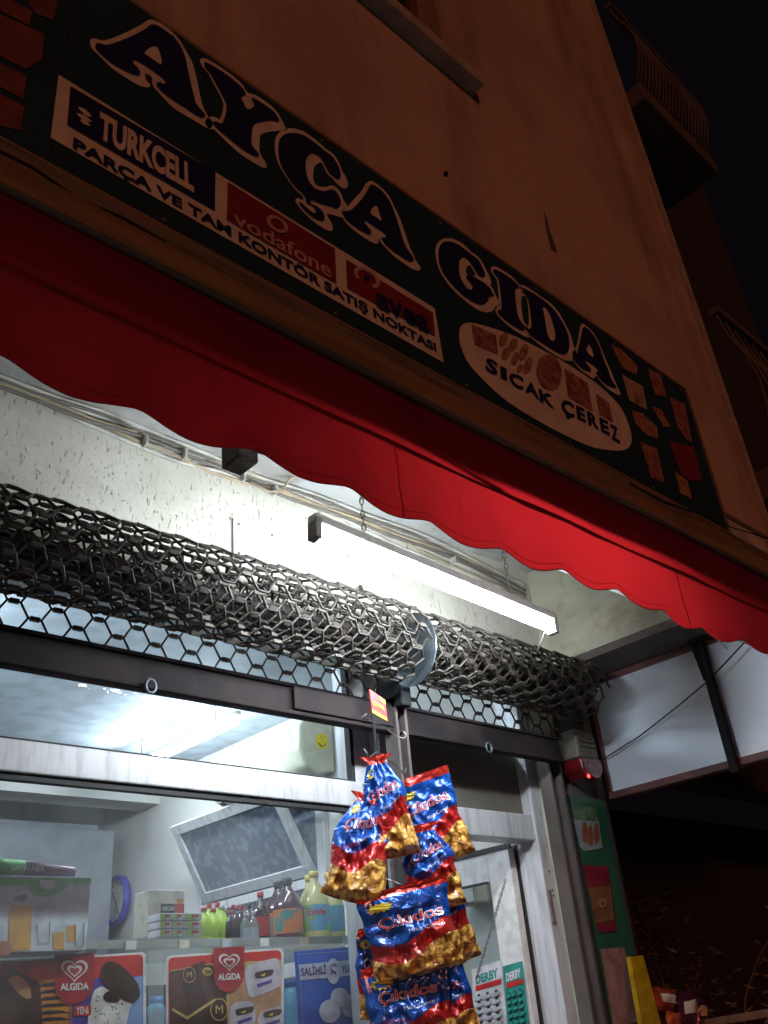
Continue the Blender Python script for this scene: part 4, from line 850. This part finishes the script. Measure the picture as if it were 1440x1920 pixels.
# razor cards on the leaf
def cardplane(px, py, off=0.0): return at(px, py, 'x', 3.065 - off)
for lab, q, mt, nt_ in (('white blister card with rows of razors, nearer the snack bags', [(884, 1818), (938, 1800), (952, 1925), (890, 1935)], p_white, 'white'), ('green blister card of razors beside the door stile', [(943, 1812), (978, 1802), (992, 1920), (952, 1930)], p_teal, 'green')):
    c_ = thing('razor_card', lab, 'razor card', cardplane(*q[0]), 'razor cards on the door')
    part('card', MB().poly([cardplane(x, y) for x, y in q], Vector((1, 0, 0)), .003), mt, c_, fix=True)
    x0, x1 = q[0][0], q[1][0]; w_ = x1 - x0
    def lr(u, v): 
        a = Vector(q[0]) * (1 - u) + Vector(q[1]) * u; b = Vector(q[3]) * (1 - u) + Vector(q[2]) * u; r = a * (1 - v) + b * v; return (r.x, r.y)
    ftext('lettering', 'DERBY', [lr(.12, .12), lr(.88, .10), lr(.88, .24), lr(.12, .26)], p_teal if mt is p_white else p_white, c_, cardplane, .002, .04)
    flat('red_stripe', [lr(.1, .28), lr(.95, .27), lr(.95, .35), lr(.1, .36)], p_red, c_, cardplane, .002)
    for r in range(5):
        for k in range(3):
            u0 = .1 + k * .28; v0 = .42 + r * .11
            cc = [lr(u0, v0 + .05), lr(u0 + .22, v0 + .03), lr(u0 + .22, v0 + .08), lr(u0, v0 + .10)]
            part('razor', MB().poly([cardplane(*p_) for p_ in cc], Vector((-1, 0, 0)), .008), p_grey if mt is p_white else p_teal, c_, fix=True)
            part('punched_mark', MB().poly([cardplane(*p_, .0015) for p_ in (lr(u0 + .05, v0), lr(u0 + .14, v0 - .005), lr(u0 + .14, v0 + .03), lr(u0 + .05, v0 + .035))]), p_black, c_)

# shelf with goods
SZ = 1.785
Sh = thing('display_shelf', 'glass display shelf behind the window carrying boxes and bottles', 'shelf', (1.9, 3.0, SZ))
part('shelf_board', MB().box(.2, 2.6, 2.76, 3.45, SZ - .010, SZ - .001), glass_mat('shelf_glass', (.85, .93, .90), .25), Sh)
part('shelf_edge', MB().box(.2, 2.6, 2.750, 2.758, SZ - .022, SZ + .002), M('price_rail', (.28, .30, .29), .4), Sh)
for k in range(9):
    xx = .98 + k * .175 + .02 * math.sin(k * 5.1); part('price_tag', MB().box(xx, xx + .036, 2.744, 2.7485, SZ - .026, SZ - .002), (p_white, p_cream, p_grey)[k % 3], Sh)
for x_ in (.3, 1.42, 2.55): part('shelf_support', MB().box(x_ - .012, x_ + .012, 2.77, 2.80, .05, SZ - .012), m_alu, Sh)
part('shelf_backing', MB().box(.2, 2.6, 3.45, 3.47, .05, 1.70), m_dim, Sh)
def shx(px, y=3.0, z=SZ): return at(px, 1750, 'y', y).x
def stand(px, py_top, y):                      # x of the thing and height above the shelf
    q = at(px, py_top, 'y', y); return q.x, q.z - SZ
# bottles: (profile scale radius, body material, liquid/cap, label)
m_oil = M('oil_plastic', (.92, .86, .34), .12, trans=.35, coat=.5); m_cola = M('cola_plastic', (.03, .01, .012), .1, coat=.6); m_plum = M('dark_drink_plastic', (.07, .02, .035), .12, coat=.6)
m_lime = M('lime_juice_plastic', (.50, .72, .06), .3, coat=.3); m_clear = M('clear_plastic', (.55, .62, .60), .1, trans=.7, coat=.4); m_sauce = M('sauce_plastic', (.03, .015, .02), .15, coat=.5)
c_yel, c_red, c_wht, c_blk = M('cap_yellow', (.75, .60, .05), .4), M('cap_red', (.55, .03, .03), .4), M('cap_white', (.72, .72, .72), .4), M('cap_black', (.03, .04, .03), .4)
def bottle(kind, label, cat, px, pyt, y, r, mb_, mc, ml, mark=None, group=None):
    x, h = stand(px, pyt, y)
    t = thing(kind, label, cat, (x, y, SZ), group)
    cap = .10 if kind != 'oil_bottle' else .08
    prof = [(r * .9, 0), (r, .01 * 1), (r, h * .22), (r * .94, h * .25), (r, h * .28), (r, h * .55), (r * .88, h * .66), (r * .55, h * .78), (r * .30, h * .86), (r * .28, h * (1 - cap))]
    part('bottle_body', MB().lathe(prof, 18, (x, y, SZ)), mb_, t, True)
    part('cap', MB().lathe([(r * .36, h * (1 - cap)), (r * .36, h * .985), (r * .30, h)], 12, (x, y, SZ)), mc, t, True)
    if ml: 
        part('bottle_label', MB().lathe([(r * 1.01, h * .20), (r * 1.015, h * .21), (r * 1.015, h * .53), (r * 1.01, h * .54)], 18, (x, y, SZ)), ml, t)
        if mark: 
            fn = lambda u, v: Vector((x + r * 1.05 * math.sin(-.55 - .7 + 1.3 * u), y - r * 1.05 * math.cos(-.55 - .7 + 1.3 * u), SZ + h * (.40 + .09 * v)))
            part('lettering', text_on(fn, mark, .03), p_red, t)
    return t
m_loil = M('oil_label', (.10, .35, .55), .4, col2=(.22, .42, .08), nscale=9, npos=(.45, .5)); m_lor = M('orange_label', (.62, .18, .05), .4, col2=(.08, .25, .22), nscale=16, npos=(.5, .55)); m_lr = M('red_label', (.45, .03, .03), .4, col2=(.5, .3, .05), nscale=14, npos=(.6, .65))
bottle('oil_bottle', 'cooking oil bottle with yellow cap, left one by the window stile', 'bottle', 588, 1634, 3.12, .058, m_oil, c_yel, m_loil, 'Evide', 'yellow capped oil bottles')
bottle('oil_bottle', 'cooking oil bottle with yellow cap, right one by the window stile', 'bottle', 616, 1636, 3.18, .058, m_oil, c_yel, m_loil, None, 'yellow capped oil bottles')
bottle('oil_bottle', 'cooking oil bottle with yellow cap at the back of the oil bottles', 'bottle', 579, 1642, 3.34, .055, m_oil, c_yel, m_loil, None, 'yellow capped oil bottles')
bottle('drink_bottle', 'large dark drink bottle left of the oil bottles, orange label', 'bottle', 538, 1646, 3.15, .060, m_plum, c_blk, m_lor, None, 'large dark drink bottles')
bottle('drink_bottle', 'large dark drink bottle left of the oil bottles, farther back', 'bottle', 521, 1652, 3.32, .056, m_plum, c_blk, m_lor, None, 'large dark drink bottles')
bottle('cola_bottle', 'cola bottle with red cap between sauces and big dark bottles', 'bottle', 488, 1672, 3.10, .036, m_cola, c_red, m_lr)
for k, (px, pt, y) in enumerate(((382, 1702, 2.98), (400, 1703, 3.04), (416, 1697, 3.12))):
    bottle('lemon_sauce_bottle', ('lime green lemon sauce bottle nearest the green boxes', 'lime green lemon sauce bottle, middle of three', 'lime green lemon sauce bottle beside the dark sauces')[k], 'bottle', px, pt, y, .030, m_lime, c_red if k < 2 else c_wht, None, None, 'lemon sauce bottles')
for k, (px, pt, y) in enumerate(((432, 1708, 3.02), (443, 1700, 3.10))):
    bottle('dark_sauce_bottle', ('small dark sauce bottle with red cap next to the lemon sauce', 'small dark sauce bottle with red cap, taller right one')[k], 'bottle', px, pt, y, .019, m_sauce, c_red, None, None, 'dark sauce bottles')
for k, (px, pt, y) in enumerate(((392, 1694, 3.26), (408, 1692, 3.30))):
    bottle('lemon_sauce_bottle', ('red capped lemon sauce bottle in the back row, left', 'red capped lemon sauce bottle in the back row, right')[k], 'bottle', px, pt, y, .028, m_lime, c_red, None, None, 'lemon sauce bottles')
for k, (px, pt, y) in enumerate(((424, 1700, 3.28), (437, 1696, 3.32), (452, 1698, 3.2))):
    bottle('dark_sauce_bottle', ('dark sauce bottle in the back row behind the lemon sauce', 'tallest dark sauce bottle in the back row', 'dark sauce bottle in the back row before the clear ones')[k], 'bottle', px, pt, y, .020, m_sauce, c_red if k else c_wht, p_grey if k == 2 else None, None, 'dark sauce bottles')
for k, (px, pt, y) in enumerate(((466, 1694, 3.26), (480, 1690, 3.3))):
    bottle('herb_bottle', ('brown herb bottle with dark cap behind the clear sauces', 'brown herb bottle with dark cap behind the cola bottle')[k], 'bottle', px, pt, y, .026, m_plum, c_blk, p_cream, None, 'herb bottles')
for k, (px, pt, y) in enumerate(((460, 1712, 3.0), (475, 1708, 3.06))):
    bottle('clear_sauce_bottle', ('small clear bottle with white cap right of the dark sauces', 'small clear bottle with white cap beside the cola bottle')[k], 'bottle', px, pt, y, .020, m_clear, c_wht, p_grey, None, 'clear sauce bottles')
# coffee sachet box, tea boxes
def carton(label, pts, y, dep, mt, name='carton', cat='box', group=None):
    a = at(pts[0], pts[1], 'y', y); b = at(pts[2], pts[3], 'y', y)
    z0 = min(a.z, b.z); z1 = max(a.z, b.z)
    t = thing(name, label, cat, ((a.x + b.x) / 2, y + dep / 2, z0), group)
    part('carton_body', MB().box(a.x, b.x, y, y + dep, z0, z1), mt, t, bev=.003)
    return t, a.x, b.x, z0, z1
t, x0, x1, z0, z1 = carton('cream coffee sachet box with black and red print', (280, 1668, 345, 1756), 3.02, .10, p_cream, 'coffee_box')
pl_ = lambda u, v, o=.002: Vector((x0 + (x1 - x0) * u, 3.02 - o, z0 + (z1 - z0) * v))
def pq(name, u0, u1, v0, v1, mt, t, off=.002): part(name, MB().poly([pl_(u0, v1, off), pl_(u1, v1, off), pl_(u1, v0, off), pl_(u0, v0, off)]), mt, t)
pq('print_field', .32, .72, .50, .70, p_black, t); pq('print_field', .72, .98, .48, .70, p_red, t); pq('print_field', .0, .32, .0, .42, p_crimson, t)
part('lettering', text_on(quadfn(pl_(.35, .64, .004), pl_(.70, .64, .004), pl_(.70, .55, .004), pl_(.35, .55, .004)), 'NESCAFE', .02), p_white, t)
part('print_cup', MB().poly([pl_(.85 + .1 * math.cos(a), .76 + .06 * math.sin(a), .004) for a in [k * math.pi / 6 for k in range(12)]]), p_orange, t)
n_ = 0
for col, (xa, xb_) in enumerate(((300, 322), (324, 343), (345, 378))):
    for r in range(3):
        ya = 1756 - r * 15 - 14; 
        t, x0, x1, z0, z1 = carton(('green and white biscuit box, %s of the %s stack on the shelf' % (('bottom', 'middle', 'top')[r], ('left', 'middle', 'right')[col])), (xa, ya, xb_, ya + 13.5), 2.92 + .0 * col, .08, p_white, 'biscuit_box', 'box', 'green and white biscuit boxes')
        pl_ = lambda u, v, o=.002: Vector((x0 + (x1 - x0) * u, 2.92 - o, z0 + (z1 - z0) * v))
        pq('print_field', .03, .55, .10, .90, P('apple_green', (.25, .45, .06)) if n_ == 0 else bpy.data.materials['print_apple_green'], t); pq('print_logo', .40, .80, .38, .80, p_red, t, .0035); n_ += 1
# juice set box (left) with a jug and glasses printed on it
JY = 2.72
t = thing('juice_set_box', 'large pale box printed with a juice jug and glasses, green top edge', 'box', at(90, 1790, 'y', JY))
j = lambda x, y, o=0: at(x, y, 'y', JY - o)
a, b = j(-60, 1640), j(171, 1645); z1, z0 = j(171, 1645).z, j(171, 1782).z
part('box_body', MB().box(a.x, b.x, JY, JY + .16, z0, z1), p_grey, t, bev=.003)
flat('green_band', [(-40, 1646), (171, 1646), (171, 1657), (132, 1658), (120, 1668), (104, 1678), (86, 1681), (68, 1677), (55, 1668), (46, 1660), (-40, 1660)], p_green, t, j, .002)
flat('white_spot', [(74, 1650), (104, 1650), (102, 1662), (90, 1668), (76, 1662)], p_white, t, j, .003)
flat('jug_print', [(18, 1698), (60, 1697), (57, 1780), (16, 1784)], p_juice, t, j, .002); flat('jug_lid_print', [(26, 1682), (50, 1676), (52, 1686), (46, 1690), (26, 1688)], P('slate', (.12, .14, .15)), t, j, .002)
flat('glass_print', [(98, 1750), (122, 1747), (120, 1780), (100, 1780)], p_juice, t, j, .002); flat('glass_print', [(125, 1736), (144, 1735), (142, 1766), (126, 1766)], p_juice, t, j, .002)
for q in ([(70, 1732), (94, 1730), (92, 1768), (73, 1768)], [(140, 1732), (158, 1730), (156, 1775), (143, 1775)]):
    pp = [j(x, y, .004) for x, y in q]; part('glass_outline', MB().tube([pp[0], pp[3], pp[2], pp[1]], .0012, 4), P('outline_grey', (.18, .2, .25)) if 'print_outline_grey' not in bpy.data.materials else bpy.data.materials['print_outline_grey'], t)
flat('fruit_print', [(8 + 15 * math.cos(a), 1778 + 14 * math.sin(a)) for a in [k * math.pi / 6 for k in range(12)]], P('peach', (.38, .14, .10)), t, j, .004)
# long packet lying on top
t = thing('candy_tube', 'long green and purple confection packet lying on the juice box', 'packet', at(60, 1632, 'y', JY + .05))
qa, qb = at(-40, 1622, 'y', JY + .03), at(137, 1637, 'y', JY + .03); qm = qa.lerp(qb, .45)
part('packet_end', MB().tube([qa, qm], .024, 12), p_green, t, True); part('packet_body', MB().tube([qm + (qb - qm) * .01, qb], [.024, .016], 12), P('purple', (.16, .04, .10)), t, True)
ftext('lettering', 'LAYALNER', [(22, 1621), (84, 1624), (84, 1634), (22, 1631)], p_white, t, lambda x, y, o: at(x, y, 'y', JY + .002), 0, .03)
# ---- framed freezer posters and egg poster under the shelf
PD = Vector((math.cos(math.radians(-17)), math.sin(math.radians(-17)), 0)); PN = Vector((PD.y, -PD.x, 0)); PO = at(400, 1790, 'y', 2.66)
def pp_(x, y, o=0.0): return atp(x, y, PO, PN) + PN * o
if (CAM - PO).dot(PN) < 0: PN = -PN
def slab(name, q, mt, parent, thick=.006, bevel=0): return part(name, MB().poly([pp_(x, y) for x, y in q], -PN, thick), mt, parent, fix=True)
def rr(x0, y0, x1, y1, sl=-.075, r=8):       # rounded quad in photo coordinates with the poster's slope
    out = []
    for cx, cy, a0 in ((x1 - r, y0 + r, -90), (x1 - r, y1 - r, 0), (x0 + r, y1 - r, 90), (x0 + r, y0 + r, 180)):
        for k in range(4):
            a = math.radians(a0 + 30 * k); X = cx + r * math.cos(a); out.append((X, cy + r * math.sin(a) + sl * (X - x0)))
    return out
def heart_badge(t, cx, top, w_, h_, sl=-.06, lab='ALGIDA'):
    q = [(cx - w_ / 2, top), (cx + w_ / 2, top + sl * w_)]
    for k in range(9):
        a = math.pi * k / 8; q.append((cx + w_ / 2 * math.cos(a), top + h_ * .58 + sl * w_ / 2 * math.cos(a) + h_ * .42 * math.sin(a)))
    b = flat('badge', q, p_crimson, t, pp_, .008)
    hx, hy, s_ = cx, top + h_ * .30, w_ * .34
    def heart(sc_, dy=0): return [(hx + sc_ * s_ * 16 * math.sin(a) ** 3 / 16, hy + dy - sc_ * s_ * (13 * math.cos(a) - 5 * math.cos(2 * a) - 2 * math.cos(3 * a) - math.cos(4 * a)) / 17) for a in [2 * math.pi * k / 40 for k in range(40)]]
    for sc_, mt, of in ((1.0, p_white, .010), (.82, p_crimson, .011), (.56, p_white, .012), (.36, p_crimson, .013)): flat('badge_heart', heart(sc_, (1 - sc_) * 4), mt, b, pp_, of)
    ftext('lettering', lab, [(cx - w_ * .36, top + h_ * .58), (cx + w_ * .36, top + h_ * .56), (cx + w_ * .36, top + h_ * .71), (cx - w_ * .36, top + h_ * .73)], p_white, b, pp_, .011, .03)
F1 = thing('freezer_poster', 'ice cream poster with tiger stripes and a white cup cone, left one', 'poster', pp_(130, 1900))
slab('backing', rr(-80, 1806, 274, 1990, -.06), p_white, F1)
flat('red_field', rr(-76, 1810, 268, 1985, -.06), p_red, F1, pp_, .002)
flat('violet_field', [(128, 1842), (176, 1834), (268, 1830), (268, 1990), (128, 1990)], p_violet, F1, pp_, .003); flat('blue_field', [(222, 1836), (267, 1830), (268, 1985), (205, 1985)], p_lblue, F1, pp_, .0035, 0)
flat('orange_field', [(60, 1838), (135, 1832), (135, 1990), (60, 1990)], p_orange, F1, pp_, .003)
for k in range(7):
    y = 1845 + k * 13; flat('tiger_stripe', [(66, y + 6), (86, y - 2), (112, y - 3), (134, y + 2), (110, y + 3), (88, y + 5)], p_black, F1, pp_, .0045)
flat('bar_print', [(-40, 1850), (0, 1828), (28, 1819), (55, 1834), (75, 1850), (72, 1990), (-40, 1990)], p_choc, F1, pp_, .005, 3); flat('bar_bite', [(16, 1836), (34, 1830), (54, 1846), (58, 1870), (46, 1872), (28, 1856)], p_tan, F1, pp_, .006, 3)
flat('cone_print', [(170, 1878), (176, 1858), (190, 1850), (205, 1858), (232, 1876), (246, 1880), (238, 1910), (225, 1990), (176, 1990), (164, 1920)], p_white, F1, pp_, .005, 3)
for k in range(34):
    rx, ry = random.uniform(176, 236), random.uniform(1862, 1930)
    if rx > 225 and ry < 1880: continue
    flat('chip_print', [(rx - 1.6, ry), (rx, ry - 1.8), (rx + 1.8, ry), (rx, ry + 1.8)], p_black, F1, pp_, .006)
flat('cookie_print', [(188, 1822), (196, 1806), (214, 1804), (240, 1822), (258, 1846), (261, 1868), (250, 1880), (232, 1876), (206, 1858), (190, 1838)], p_choc, F1, pp_, .007, 3); flat('cookie_print', [(192, 1868), (204, 1858), (224, 1872), (218, 1880), (198, 1878)], p_choc, F1, pp_, .0065, 2)
bd = flat('new_badge', rr(138, 1886, 170, 1906, -.05, 4), p_red, F1, pp_, .006); ftext('lettering', 'YENI', [(142, 1889), (164, 1887), (165, 1901), (142, 1903)], p_white, bd, pp_, .008, .03)
heart_badge(F1, 138.5, 1791, 74, 92)
F2 = thing('freezer_poster', 'ice cream poster with chocolate boxes and an M medallion, right one', 'poster', pp_(420, 1900))
slab('backing', rr(312, 1792, 532, 1990, -.07), p_white, F2); flat('red_field', rr(316, 1796, 527, 1985, -.07), p_red, F2, pp_, .002)
flat('gold_field', [(318, 1820), (400, 1806), (526, 1800), (527, 1985), (318, 1985)], p_gold, F2, pp_, .003); flat('dark_field', [(318, 1822), (396, 1808), (424, 1860), (428, 1985), (318, 1985)], p_choc, F2, pp_, .0035)
flat('caramel_field', [(430, 1848), (455, 1818), (524, 1802), (526, 1985), (426, 1985)], p_tan, F2, pp_, .0038)
m_carton = P('cocoa_box', (.10, .045, .03), .35)
flat('box_print', [(318, 1828), (382, 1801), (402, 1872), (350, 1908), (322, 1890)], m_carton, F2, pp_, .005); flat('box_print_side', [(338, 1822), (368, 1808), (386, 1880), (352, 1904)], P('umber', (.05, .02, .02)), F2, pp_, .0055)
flat('box_print_edge', [(322, 1890), (350, 1906), (402, 1872), (404, 1876), (350, 1912), (322, 1895)], p_gold, F2, pp_, .0057)
for cx, cy, r_, fs in ((354, 1828, 12, 8), (410, 1893, 17, 11)):
    ring('medallion', cx, cy, r_, r_ * 1.25, .10, p_gold, F2, pp_, .0065); ftext('lettering', 'M', [(cx - fs * .62, cy - fs * .72), (cx + fs * .62, cy - fs * .76), (cx + fs * .62, cy + fs * .66), (cx - fs * .62, cy + fs * .7)], p_gold, F2, pp_, .0068, .0)
gb = flat('new_badge', [(388 + 10 * math.cos(a), 1822 + 8 * math.sin(a)) for a in [k * math.pi / 8 for k in range(16)]], p_gold, F2, pp_, .006); ftext('lettering', 'YENI', [(382, 1819), (395, 1818), (395, 1826), (382, 1827)], p_choc, gb, pp_, .0075, .02)
for q in ([(462, 1812), (500, 1800), (520, 1798), (526, 1828), (524, 1850), (480, 1868), (466, 1868), (458, 1830)], [(432, 1886), (448, 1878), (474, 1880), (478, 1912), (470, 1925), (430, 1925)], [(486, 1900), (510, 1890), (528, 1888), (528, 1925), (484, 1925)]):
    tb = flat('tub_print', q, P('lilac_white', (.50, .47, .55)) if 'print_lilac_white' not in bpy.data.materials else bpy.data.materials['print_lilac_white'], F2, pp_, .006, 2)
    cx = sum(p_[0] for p_ in q) / len(q); cy = sum(p_[1] for p_ in q) / len(q)
    flat('tub_picture', [(cx - 14, cy - 8), (cx + 18, cy - 14), (cx + 16, cy - 3), (cx - 12, cy + 3)], p_choc, tb, pp_, .0075, 2); flat('tub_stripe', [(cx - 12, cy + 14), (cx + 16, cy + 5), (cx + 16, cy + 11), (cx - 10, cy + 20)], p_violet, tb, pp_, .0075)
    flat('tub_flake', [(cx - 6, cy - 2), (cx + 4, cy - 7), (cx + 2, cy - 1)], p_yellow, tb, pp_, .0085)
heart_badge(F2, 428, 1778, 58, 83)
F3 = thing('egg_poster', 'blue egg carton poster with a white band and eggs', 'poster', pp_(620, 1900))
m_eggblue = P('egg_blue', (.008, .085, .44), .35, (.006, .05, .30))
slab('backing', [(552, 1784), (700, 1772), (700, 1990), (566, 1990)], m_eggblue, F3)
ln_ = [pp_(x, y, .003) for x, y in ((700, 1779), (558, 1790), (563, 1850), (572, 1990))]; part('border_line', MB().tube(ln_, .0010, 4), p_lblue, F3)
flat('white_band', [(559, 1809), (693, 1797), (696, 1826), (562, 1838)], P('pale_lilac', (.42, .46, .62)), F3, pp_, .003)
ftext('lettering', 'SALİHLİ', [(563, 1811), (610, 1806), (611, 1826), (564, 1831)], p_navy, F3, pp_, .005, .03); ftext('lettering', 'YUMURTA', [(639, 1811), (687, 1806), (687, 1819), (639, 1825)], p_navy, F3, pp_, .005, .03)
flat('emblem_oval', [(624 + 13 * math.cos(a), 1821 + 24 * math.sin(a)) for a in [k * math.pi / 10 for k in range(20)]], bpy.data.materials['print_pale_lilac'], F3, pp_, .005)
sp_ = [pp_(624 + 5 * math.cos(t), 1814 - 5 * math.sin(t) * 1.3, .007) for t in [math.radians(20 + 25 * k) for k in range(10)]] + [pp_(624 - 5 * math.cos(t), 1828 - 5 * math.sin(t) * 1.3, .007) for t in [math.radians(270 - 90 + 25 * -k + 0) for k in range(8)]]
part('emblem_mark', MB().tube(sp_, .0014, 4), p_navy, F3)
m_egg = P('egg_shell', (.42, .47, .62))
for cx, cy, rx, ry in ((636, 1870, 17, 18), (618, 1896, 20, 22), (655, 1886, 16, 22)):
    flat('egg_print', [(cx + rx * math.cos(a), cy + ry * math.sin(a)) for a in [k * math.pi / 10 for k in range(20)]], m_egg, F3, pp_, .003 + .001 * (cx % 3))
# water jugs between the posters
def jug(label, px, pyt, pyb, y, r):
    a = at(px, pyt, 'y', y); b = at(px, pyb, 'y', y); h = a.z - b.z + .12
    t = thing('water_jug', label, 'bottle', (a.x, y, a.z - h), 'blue water jugs')
    part('bottle_body', MB().lathe([(r, 0), (r, h * .5), (r * .96, h * .53), (r, h * .56), (r, h * .8), (r * .7, h * .9)], 20, (a.x, y, a.z - h)), M('water_blue_plastic', (.10, .38, .62), .12, coat=.5) if 'water_blue_plastic' not in bpy.data.materials else bpy.data.materials['water_blue_plastic'], t, True)
    part('cap', MB().lathe([(r * .71, h * .9), (r * .71, h)], 16, (a.x, y, a.z - h)), M('cap_blue', (.02, .18, .60), .3) if 'cap_blue' not in bpy.data.materials else bpy.data.materials['cap_blue'], t, True)
jug('blue water jug standing between the two ice cream posters', 293, 1868, 1925, 2.85, .030); jug('blue water jug between the right ice cream poster and the egg poster', 545, 1836, 1925, 2.90, .034)
# acrylic corner of the display
Ay = thing('acrylic_holder', 'clear acrylic sheet standing between the two ice cream posters', 'holder', pp_(293, 1900))
slab('sheet', [(277, 1782), (306, 1780), (308, 1990), (280, 1990)], glass_mat('acrylic', (.9, .93, .92), .2), Ay, .003)

# ================================================================== STREET CORNER lower right
Yb = thing('yellow_board', 'yellow price board standing beside the green poster board', 'board', at(1210, 1900, 'y', 2.2))
yb_ = lambda x, y, o=0: at(x, y, 'y', 2.2 - o)
part('board_face', MB().poly([yb_(1182, 1794), yb_(1206, 1791), yb_(1258, 1990), yb_(1216, 1990)], Vector((0, 1, 0)), .02), P('sun_yellow', (.45, .28, .01)), Yb, fix=True)
Cr = thing('crisp_rack', 'brown ledge of a street display at the lower right', 'rack', at(1400, 1910, 'y', 1.9))
qa, qb = at(1310, 1925, 'y', 2.0), at(1470, 1895, 'x', at(1310, 1925, 'y', 2.0).x + .5)
part('rack_shelf', MB().bar(at(1315, 1920, 'x', 4.0), at(1500, 1890, 'x', 4.0), .03, .03), P('rack_brown', (.20, .09, .05)), Cr, bev=.003)
part('rack_post', MB().box(4.02, 4.06, 1.9, 1.94, 0, 1.52), m_brown, Cr)
def packet(label, q, y, mt, mt2, word=None):
    t = thing('crisp_packet', label, 'crisp packet', at(q[0][0], q[0][1], 'y', y), 'crisp packets on the street display')
    c = [at(a, b, 'y', y) for a, b in q]; fn = quadfn(*c)
    def g_(u, v, s_): 
        p = fn(u, 1 - v); e = math.sin(math.pi * u) ** .6 * math.sin(math.pi * min(1, max(0, v))) ** .5 if 0 < u < 1 and 0 < v < 1 else 0
        return p + Vector((0, -s_ * (.03 * e + .010 * noise.noise(Vector((u * 4, v * 4, y * 9)))), 0))
    part('packet_body', MB().grid(lambda u, v: g_(u, v, 1), 12, 14).grid(lambda u, v: g_(u, v, -1), 12, 14, flip=True), mt, t, True)
    part('packet_print', MB().grid(lambda u, v: g_(.15 + .7 * u, .30 + .35 * v, 1) + Vector((0, -.003, 0)), 8, 6), mt2, t, True)
    if word: part('lettering', text_on(lambda u, v: g_(.2 + .6 * u, .24 - .12 * v, 1) + Vector((0, -.004, 0)), word, .02), m_btxtw, t)
m_pr = M('packet_red', (.42, .06, .03), .25, .3, coat=.5, bump=(30, .5)); m_pd = M('packet_dark', (.10, .02, .04), .22, .4, coat=.6, bump=(30, .5))
packet('orange red crisp packet at the lower right, left one', [(1222, 1848), (1268, 1856), (1272, 1900), (1232, 1895)], 2.35, m_pr, p_cream)
packet('dark crisp packet with silver top edge at the lower right', [(1270, 1862), (1302, 1848), (1306, 1925), (1272, 1925)], 2.30, m_pd, p_cream, 'RUFFLES' and None)
packet('orange crisp packet lowest beside the yellow board', [(1246, 1893), (1270, 1900), (1276, 1945), (1252, 1945)], 2.28, P('packet_orange', (.50, .09, .02)), m_pr)
packet('brown crisp packet behind the dark one, right end', [(1302, 1868), (1320, 1872), (1322, 1925), (1304, 1925)], 2.45, m_pd, p_tan)
# dry hanging plant in the dark
Pt = thing('dry_plant', 'dry brownish shrub in the dark behind the street display', 'plant', (5.0, 3.0, 0))
stm = MB(); lv = MB(); rp_ = random.Random(5)
for k in range(14):
    p = Vector((5.0 + rp_.uniform(-.05, .05), 3.0 + rp_.uniform(-.05, .05), .0)); d = Vector((rp_.uniform(-.4, .4), rp_.uniform(-.4, .4), 1.6)); pts = [p]
    for i in range(9): 
        d = (d + Vector((rp_.uniform(-.3, .3), rp_.uniform(-.3, .3), -.05))).normalized(); p = p + d * rp_.uniform(.18, .27); pts.append(p)
    stm.tube(pts, [.012 * (1 - i / 11) for i in range(len(pts))], 5)
    for q in pts[3:]:
        for _ in range(26):
            c = q + Vector((rp_.gauss(0, .09), rp_.gauss(0, .09), rp_.gauss(0, .09))); a = Vector((rp_.gauss(0, 1), rp_.gauss(0, 1), rp_.gauss(0, 1))).normalized(); b2 = a.orthogonal().normalized()
            lv.v += [c - a * .03, c + b2 * .009, c + a * .03, c - b2 * .009]; n0 = len(lv.v); lv.f.append((n0 - 4, n0 - 3, n0 - 2, n0 - 1))
part('stems', stm, P('bark', (.12, .06, .03)), Pt); part('foliage', lv, P('dry_leaf', (.14, .075, .035), .7), Pt, kind='stuff')
